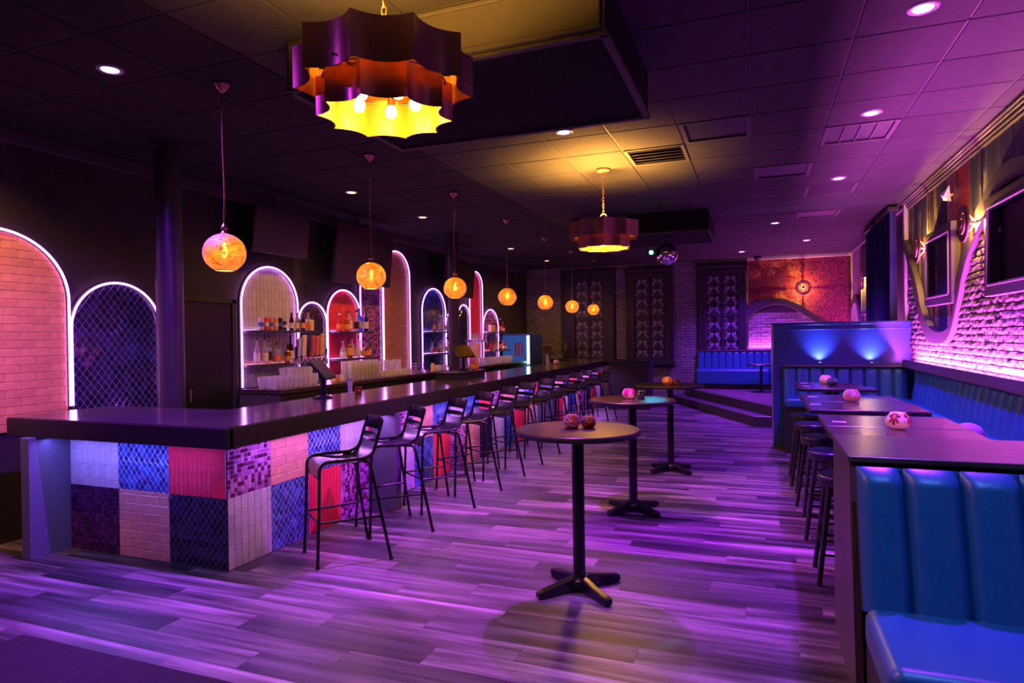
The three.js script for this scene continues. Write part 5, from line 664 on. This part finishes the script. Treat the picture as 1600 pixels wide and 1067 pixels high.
// ---------------------------------------------------------------- chandeliers
const goldIn = std([0.85, 0.42, 0.09], 0.3, 0.85), bronzeOut = std([0.50, 0.24, 0.27], 0.30, 0.9);
function scallop(R, h, sag, N, thick) { // one concave sheet between two cusps: outer and inner skins
  const n = 14, a = Math.PI / N, P = [], Q = []; const x1 = R * Math.sin(a), z1 = R * Math.cos(a); for (let i = 0; i <= n; i++) { const u = i / n * 2 - 1, x = x1 * u, z = z1 - sag * (1 - u * u); P.push([x, z]); const nx = -2 * sag * u / x1, l = Math.hypot(nx, 1); Q.push([x - (nx / l) * -thick * 0, z - thick]); }
  const skin = (L, y0, y1, flip) => { const A = [], I = [], U = []; L.forEach(([x, z]) => { A.push(x, y0, z, x, y1, z); U.push(x, y0, x, y1); }); for (let i = 0; i < n; i++) { const b = i * 2; flip ? I.push(b, b + 1, b + 2, b + 1, b + 3, b + 2) : I.push(b, b + 2, b + 1, b + 1, b + 2, b + 3); } const g = new THREE.BufferGeometry(); g.setAttribute('position', new THREE.BufferAttribute(new Float32Array(A), 3)); g.setAttribute('uv', new THREE.BufferAttribute(new Float32Array(U), 2)); g.setIndex(I); g.computeVertexNormals(); return fin(g); };
  return [skin(P, 0, h, false), skin(Q, 0, h, true)];
}
function chainLinks(t, y0, y1, mat, x = 0, z = 0) { const n = Math.round((y1 - y0) / 0.036); const g = new THREE.TorusGeometry(0.013, 0.0032, 6, 16); g.scale(0.8, 1.55, 1); for (let i = 0; i < n; i++) { const p = part(t, 'chain_link', g, mat); p.position.set(x, y0 + (i + 0.5) * (y1 - y0) / n, z); p.rotation.y = (i % 2) * Math.PI / 2 + 0.4; } }
function chandelier(label, x, z, yTop, yCeil, power = 1) {
  const t = thing('chandelier', label, 'chandelier', [x, yTop, z], -0.09, 'two-tier scalloped bronze chandeliers'); const R1 = 0.385, R2 = 0.292, N = 10;
  const tier = (name, R, y0, h, sag, rot) => { const [a, b] = scallop(R, h, sag, N, 0.004); for (let i = 0; i < N; i++) { const p = part(t, name, a, bronzeOut); p.rotation.y = rot + i * 2 * Math.PI / N; p.position.y = y0; part(p, 'gilt_lining', b, goldIn); } };
  tier('upper_panel', R1, -0.178, 0.178, 0.042, 0); tier('lower_panel', R2, -0.288, 0.165, 0.034, 0);
  part(t, 'frame_ring', join([new THREE.TorusGeometry(R2 * 0.9, 0.005, 6, 40).rotateX(Math.PI / 2).translate(0, -0.135, 0), rod([-R1 * 0.89, -0.135, 0], [R1 * 0.89, -0.135, 0], 0.005), rod([0, -0.135, -R1 * 0.89], [0, -0.135, R1 * 0.89], 0.005)]), M.bronze);
  part(t, 'stem', join([cyl(0.012, 0.012, 0.2, 0, -0.06, 0, 12), new THREE.SphereGeometry(0.03, 14, 10).translate(0, -0.15, 0)]), M.bronze); part(t, 'hanging_loop', new THREE.TorusGeometry(0.035, 0.006, 8, 24).translate(0, 0.06, 0), std([0.8, 0.5, 0.2], 0.3, 0.9));
  chainLinks(t, 0.09, yCeil - yTop - 0.02, std([0.8, 0.5, 0.2], 0.3, 0.9)); part(t, 'ceiling_canopy', lathe([[0, 0], [0.07, 0], [0.075, -0.006], [0.075, -0.024], [0.05, -0.034], [0, -0.036]], 28).translate(0, yCeil - yTop, 0), std([0.5, 0.3, 0.14], 0.35, 0.8));
  for (let i = 0; i < 5; i++) { const a = i / 5 * Math.PI * 2 + 0.5, bx = Math.cos(a) * 0.13, bz = Math.sin(a) * 0.13; part(t, 'lamp_arm', rod([0, -0.15, 0], [bx, -0.16, bz], 0.006), M.bronze); part(t, 'socket', cyl(0.015, 0.018, 0.04, bx, -0.17, bz, 12), M.bronze); part(t, 'bulb', lathe([[0, -0.06], [0.018, -0.052], [0.026, -0.034], [0.024, -0.015], [0.012, 0], [0, 0]], 16).translate(bx, -0.188, bz), glow(rgb(1, 0.62, 0.2), 16)); const l = new THREE.PointLight(AMBER, power * I_CHAND / 5); l.position.set(bx, -0.22, bz); l.castShadow = true; l.shadow.radius = 1.1; t.add(l); }
  part(t, 'reflector_plate', cyl(0.06, 0.06, 0.004, 0, -0.1, 0, 24), M.bronze); part(t, 'uplight_bulb', new THREE.SphereGeometry(0.022, 14, 10).translate(0, -0.07, 0), glow(rgb(1, 0.62, 0.2), 12)); const up = new THREE.SpotLight(AMBER, I_UP, 0, 74 * DEG, 0.5); up.position.set(0.0, -0.045, 0.02); up.target.position.set(0, 2, 0.02); up.castShadow = true; up.shadow.radius = 1.2; t.add(up, up.target); const dn = new THREE.SpotLight(AMBER, I_SPOT, 0, 56 * DEG, 0.8); dn.position.set(0, -0.25, 0); dn.target.position.set(0, -2, 0); dn.castShadow = true; dn.shadow.radius = 2.5; t.add(dn, dn.target);
  return t;
}
chandelier('large near chandelier of scalloped bronze sheets hung in the black soffit', -1.505, -2.423, 2.925, YC); chandelier('far chandelier hung by a chain from the amber-lit ceiling tiles', -1.572, -6.947, 2.915, YC, 2.5);
// ---------------------------------------------------------------- pendant globes
{
  const tex = dataTex(512, 256, (u, v) => { const s = vnoise(u * 130, v * 64, 130, 64, 501), s2 = vnoise(u * 64, v * 34, 64, 34, 503), b = fbm(u, v, 8, 5, 3, 505); const dark = Math.max(sstep(0.66, 0.76, s), sstep(0.72, 0.80, s2)); const k = 0.72 + 0.5 * (b - 0.5); return mixc([0.95 * k, 0.70 * k, 0.40 * k], [0.36, 0.19, 0.08], dark * 0.97); });
  const R = 0.144, pr = []; for (let i = 0; i <= 26; i++) { const a = -1.12 + (1.12 + 1.42) * i / 26; pr.push([R * Math.cos(a), R * Math.sin(a) * 0.95]); }
  const gm = phys([1, 1, 1], 0.45, 0, { map: tex, transmission: 0.66, thickness: 0, side: THREE.DoubleSide, clearcoat: 0.8, clearcoatRoughness: 0.08 }), copper = std([0.55, 0.27, 0.2], 0.25, 0.95);
  const mk = (x, z) => { const t = thing('pendant_light', 'nearest amber mottled glass pendant globe, above the corner of the bar', 'pendant', [x, 2.3, z], 0, 'amber glass pendant globes over the bar'); part(t, 'globe', lathe(pr, 48), gm); part(t, 'rim', new THREE.TorusGeometry(R * Math.cos(-1.12), 0.004, 8, 36).rotateX(Math.PI / 2).translate(0, R * Math.sin(-1.12) * 0.95, 0), std([0.9, 0.6, 0.25], 0.4, 0.6));
    part(t, 'neck', lathe([[0.03, 0.138], [0.02, 0.15], [0.014, 0.16], [0.022, 0.172], [0.024, 0.18], [0.02, 0.19], [0.01, 0.2], [0.005, 0.215], [0, 0.215]], 24), copper); part(t, 'socket', cyl(0.017, 0.017, 0.06, 0, 0.105, 0, 16), M.bronze); part(t, 'cord', (() => { const pts = []; for (let i = 0; i <= 20; i++) { const s = i / 20; pts.push([0.004 * Math.sin(s * 9), lerp(0.21, 1.15, s), 0.004 * Math.sin(s * 7 + 2)]); } return tube(pts, 0.0055, 60, 6); })(), copper); part(t, 'ceiling_canopy', lathe([[0, 1.2], [0.058, 1.2], [0.056, 1.188], [0.04, 1.172], [0.034, 1.16], [0.018, 1.145], [0.007, 1.13], [0, 1.13]], 28), copper);
    part(t, 'bulb', lathe([[0, -0.035], [0.012, -0.032], [0.019, -0.012], [0.018, 0.02], [0.013, 0.06], [0, 0.075]], 16), glow(rgb(1, 0.70, 0.28), 24)); const l = new THREE.PointLight(GLOBE, I_PENDANT); l.position.set(0, 0.012, 0); l.castShadow = true; l.shadow.radius = 0.8; t.add(l); return t; };
  const p0 = mk(-3.53, -3.53); const zs = [-5.46, -7.31, -9.31, -11.31, -13.26, -15.18], xs = [-3.584, -3.565, -3.64, -3.672, -3.703, -3.71]; zs.forEach((z, i) => dup(p0, [xs[i], 2.297, z], 0.7 * (i + 1), `${ORD[i + 1]} amber glass pendant globe counted from the near corner of the bar`));
}
// ---------------------------------------------------------------- ceiling downlights
function downlight(label, x, z, col, I, face, ceil = YC, ang = 58, pen = 0.9, aim = [0, -2, 0]) { const t = thing('downlight', label, 'light', [x, ceil, z], 0, 'recessed ceiling downlights'); part(t, 'trim_ring', lathe([[0.052, 0.004], [0.052, -0.004], [0.07, -0.012], [0.082, -0.006], [0.084, 0.004]], 36), std([0.35, 0.33, 0.36], 0.4)); part(t, 'lens', cyl(0.052, 0.05, 0.01, 0, -0.003, 0, 28), glow(face, 1)); if (I > 0) { const l = new THREE.SpotLight(col, I, 0, ang * DEG, pen); l.position.set(0, -0.03, 0); l.target.position.set(...aim); l.castShadow = true; l.shadow.radius = 2; t.add(l, l.target); } return t; }
const LENS = rgb(6.5, 4.2, 9), WL = rgb(5.5, 2.7, 1.0);
downlight('violet downlight at the upper right corner of the picture', 0.885, -4.23, VIOLET, I_DOWN * 0.8, LENS, YC, 44, 0.7); downlight('violet downlight beside the black four-pane vent', 0.897, -6.08, VIOLET, I_DOWN * 0.8, LENS, YC, 44, 0.7); downlight('violet downlight beside the egg-crate vent', 0.903, -8.5, VIOLET, I_DOWN * 0.8, LENS, YC, 44, 0.7); downlight('violet downlight farthest along the right row', 0.904, -13.92, VIOLET, I_DOWN * 0.7, LENS);
downlight('violet downlight right of the mirror ball', 0.277, -11.5, VIOLET, I_DOWN * 0.7, LENS); downlight('small far violet downlight before the red mural', -0.33, -15.2, VIOLET, I_DOWN * 0.9, LENS); downlight('violet downlight at the edge of the black soffit', -1.6, -5.54, rgb(0.52, 0.03, 1.0), I_DOWN * 1.25, LENS, YC, 42, 0.35); downlight('starry violet downlight in the black ceiling over the bar corner', -4.02, -3.06, VIOLET, I_DOWN * 1.1, LENS, YC, 72, 1);
downlight('violet downlight out of view near the camera', 0.9, -1.9, NEARBLUE, I_DOWN * 0.22, LENS); downlight('violet downlight out of view over the left aisle', -3.3, -0.9, rgb(0.5, 0.05, 0.9), I_DOWN * 0.09, LENS, YC, 88, 1);
downlight('warm downlight out of view over the far left arch', -5.2, -2.3, AMBER, I_WARMDOWN * 3.2, WL, YC, 38, 0.8, [-0.75, -1.8, -1.15]); downlight('small warm downlight above the pale bottle arch', -4.7, -6.75, AMBER, I_WARMDOWN, WL, YC, 78); downlight('small warm downlight left of the third pendant cord', -4.71, -8.58, AMBER, I_WARMDOWN, WL, YC, 78); downlight('small warm downlight beside the fourth pendant cord', -4.76, -12.4, AMBER, I_WARMDOWN, WL, YC, 78); downlight('small warm downlight beside the fifth pendant cord', -4.75, -14.78, AMBER, I_WARMDOWN, WL, YC, 78);
// ---------------------------------------------------------------- mirror ball and green laser
{
  const t = thing('mirror_ball', 'mirror ball hung near the far soffit, reflecting violet and blue', 'mirror ball', [-1.29, 2.9, -10.0]); const g = new THREE.SphereGeometry(0.165, 36, 22).toNonIndexed(); g.computeVertexNormals(); part(t, 'ball', fin(g), std([0.85, 0.85, 0.9], 0.06, 1)); part(t, 'cap', cyl(0.035, 0.04, 0.03, 0, 0.17, 0, 20), M.black); part(t, 'rod', rod([0, 0.18, 0], [0, 0.30, 0], 0.008), M.black); part(t, 'motor', cyl(0.045, 0.045, 0.06, 0, 0.3, 0, 16).translate(0, -0.03, 0), M.black);
  const p = thing('laser_projector', 'small projector with a bright green lens left of the mirror ball', 'projector', [-1.5, 2.92, -9.86]); part(p, 'body', rbox(0.13, 0.1, 0.16, 0.01, 0, 0, -0.06), M.black); part(p, 'lens', at(cyl(0.028, 0.028, 0.012, 0, 0, 0, 20), 0, 0, 0.026, Math.PI / 2), glow(rgb(0.1, 1, 0.45), 22)); part(p, 'yoke', join([rod([-0.075, 0, -0.06], [-0.075, 0.28, -0.06], 0.006), rod([0.075, 0, -0.06], [0.075, 0.28, -0.06], 0.006)]), M.black); const l = new THREE.SpotLight(rgb(0.03, 0.5, 0.9), 16, 0, 2.4 * DEG, 0.5); l.position.set(0, 0, 0.04); l.target.position.set(0.55, -1.85, 3.70); l.castShadow = true; l.shadow.radius = 0.6; p.add(l, l.target);
}
// ---------------------------------------------------------------- stage at the far right
{
  const t = thing('stage', 'low carpeted stage with two dark diagonal steps behind the navy partition', 'stage', [0, 0, 0]); const deck = (pts, y0, y1) => { const sh = new THREE.Shape(pts.map(([x, z]) => V2(x, -z))); return new THREE.ExtrudeGeometry(sh, { depth: y1 - y0 - 0.012, bevelEnabled: true, bevelSize: 0.006, bevelThickness: 0.006, bevelSegments: 1 }).rotateX(-Math.PI / 2).translate(0, y0 + 0.006, 0); };
  part(t, 'lower_step', deck([[-0.09, -12.34], [0.2, -12.34], [0.2, -14], [-1.6, ZB + 0.02], [-2.05, ZB + 0.02], [-1.96, -16.2]], 0, 0.18), std([0.05, 0.04, 0.05], 0.45)); part(t, 'upper_step', deck([[0.2, -12.5], [XW - 0.02, -12.5], [XW - 0.02, ZB + 0.02], [-1.7, ZB + 0.02], [-1.52, -15.95]], 0.1, 0.36), std([0.05, 0.04, 0.05], 0.45)); part(t, 'front_face', rspan(0.2, XW - 0.02, 0, 0.355, -12.5, -12.4, 0.006), M.black);
  part(t, 'carpet', deck([[0.24, -12.56], [XW - 0.03, -12.56], [XW - 0.03, ZB + 0.04], [-1.62, ZB + 0.04], [-1.44, -15.95]], 0.352, 0.368), std([0.17, 0.12, 0.15], 0.95, 0, { map: texRockCol, bumpMap: texRock, bumpScale: 0.006 }));
  const ed = (a, b, y) => rod([a[0], y, a[1]], [b[0], y, b[1]], 0.009, 8); part(t, 'nosing', ed([-0.09, -12.34], [-1.96, -16.2], 0.176), std([0.3, 0.26, 0.3], 0.35, 0.5)); part(t, 'nosing', ed([0.2, -12.5], [-1.52, -15.95], 0.356), std([0.3, 0.26, 0.3], 0.35, 0.5)); part(t, 'nosing', ed([-0.09, -12.34], [0.2, -12.34], 0.176), std([0.4, 0.36, 0.4], 0.35, 0.3));
  const b = bench('stage_bench', 'blue leather channelled bench on the stage below the right window', [-1.41, 0.36, ZB + 0.08], 0, { w: 3.3, seatY: 0.47, backY: 0.885, depth: 0.66, lean: 0.06, n: 20, cd: 0.035, seatN: 2, pad: 0.36 });
  b.children.find((c) => c.name === 'base').scale.y = 1.0;
  const w = thing('wall_wash_strip', 'pink LED strip behind the stage bench lighting the arched brick', 'light strip', [0.75, 1.29, ZB + 0.09]); part(w, 'channel', rspan(-1.0, 1.1, 0, 0.008, -0.012, 0.012, 0.002), M.steel); part(w, 'diffuser', rspan(-0.99, 1.09, 0.006, 0.012, -0.009, 0.009, 0.002), glow(PINK, 1.4)); const l = new THREE.RectAreaLight(PINK, I_BACKSTRIP, 2.05, 0.02); l.position.set(0.05, 0.016, 0); l.rotation.set(Math.PI / 2, 0, 0); w.add(l);
  const w2 = thing('wall_wash_strip', 'pink LED strip along the stage side wall behind the curtain', 'light strip', [XW - 0.1, 1.25, -13.6]); part(w2, 'channel', rspan(-0.012, 0.012, 0, 0.008, -2.8, 2.8, 0.002), M.steel); part(w2, 'diffuser', rspan(-0.009, 0.009, 0.006, 0.012, -2.79, 2.79, 0.002), glow(PINK, 1.4)); part(w2, 'ledge', rspan(-0.06, 0.1, -0.03, 0, -2.85, 2.85, 0.004), M.purpleWood); const l2 = new THREE.RectAreaLight(PINK, I_BACKSTRIP * 1.2, 5.5, 0.02); l2.position.set(0, 0.016, 0); l2.rotation.set(Math.PI / 2, 0, Math.PI / 2); w2.add(l2);
  const s = thing('side_table', 'small black drinks table in front of the stage bench', 'table', [0.05, 0.36, -15.3]); part(s, 'table_top', lathe([[0, 0.6], [0.3, 0.6], [0.3, 0.63], [0, 0.63]], 36), M.blackGloss); part(s, 'column', cyl(0.03, 0.03, 0.58, 0, 0.31, 0, 16), M.blackMetal); part(s, 'foot', lathe([[0, 0.012], [0.2, 0.012], [0.2, 0.02], [0.05, 0.045], [0, 0.045]], 28), M.blackMetal);
  const c = thing('camera_dome', 'small dark surveillance camera at the top of the red mural', 'camera', [0.0, 3.46, ZB + 0.25]); part(c, 'body', lathe([[0, -0.07], [0.05, -0.055], [0.07, -0.02], [0.07, 0.0], [0.09, 0.0], [0.09, 0.03], [0, 0.03]], 24), M.black); part(c, 'bracket', rod([0, 0.01, 0], [0, 0.04, 0], 0.03), M.black);
}
// dark counter, lamp and stools at the far end of the bar
{
  const t = thing('service_counter', 'black service counter beyond the last bar stools', 'counter', [-2.66, 0, -14.75]); part(t, 'top', rspan(-0.62, 0.42, 1.06, 1.1, -0.4, 0.4, 0.006), M.blackGloss); part(t, 'cabinet', rspan(-0.55, 0.36, 0, 1.06, -0.36, 0.36, 0.008), M.black);
  const l = thing('table_lamp', 'black shaded table lamp in front of the left window', 'lamp', [-4.62, 1.1, -15.9]); part(l, 'base', lathe([[0, 0], [0.08, 0], [0.08, 0.015], [0.02, 0.04], [0.015, 0.2], [0, 0.2]], 24), M.charcoal); part(l, 'shade', lathe([[0.14, 0.2], [0.06, 0.42], [0.056, 0.42], [0.134, 0.2]], 28), M.black); const st = thing('host_stand', 'dark stand under the black table lamp', 'stand', [-4.6, 0, -15.9]); part(st, 'cabinet', rspan(-0.45, 0.5, 0, 1.07, -0.25, 0.25, 0.01), M.black); part(st, 'top', rspan(-0.5, 0.55, 1.07, 1.1, -0.28, 0.28, 0.006), M.blackGloss);
}
renderer.shadowMap.autoUpdate = true;
renderer.render(scene, camera);
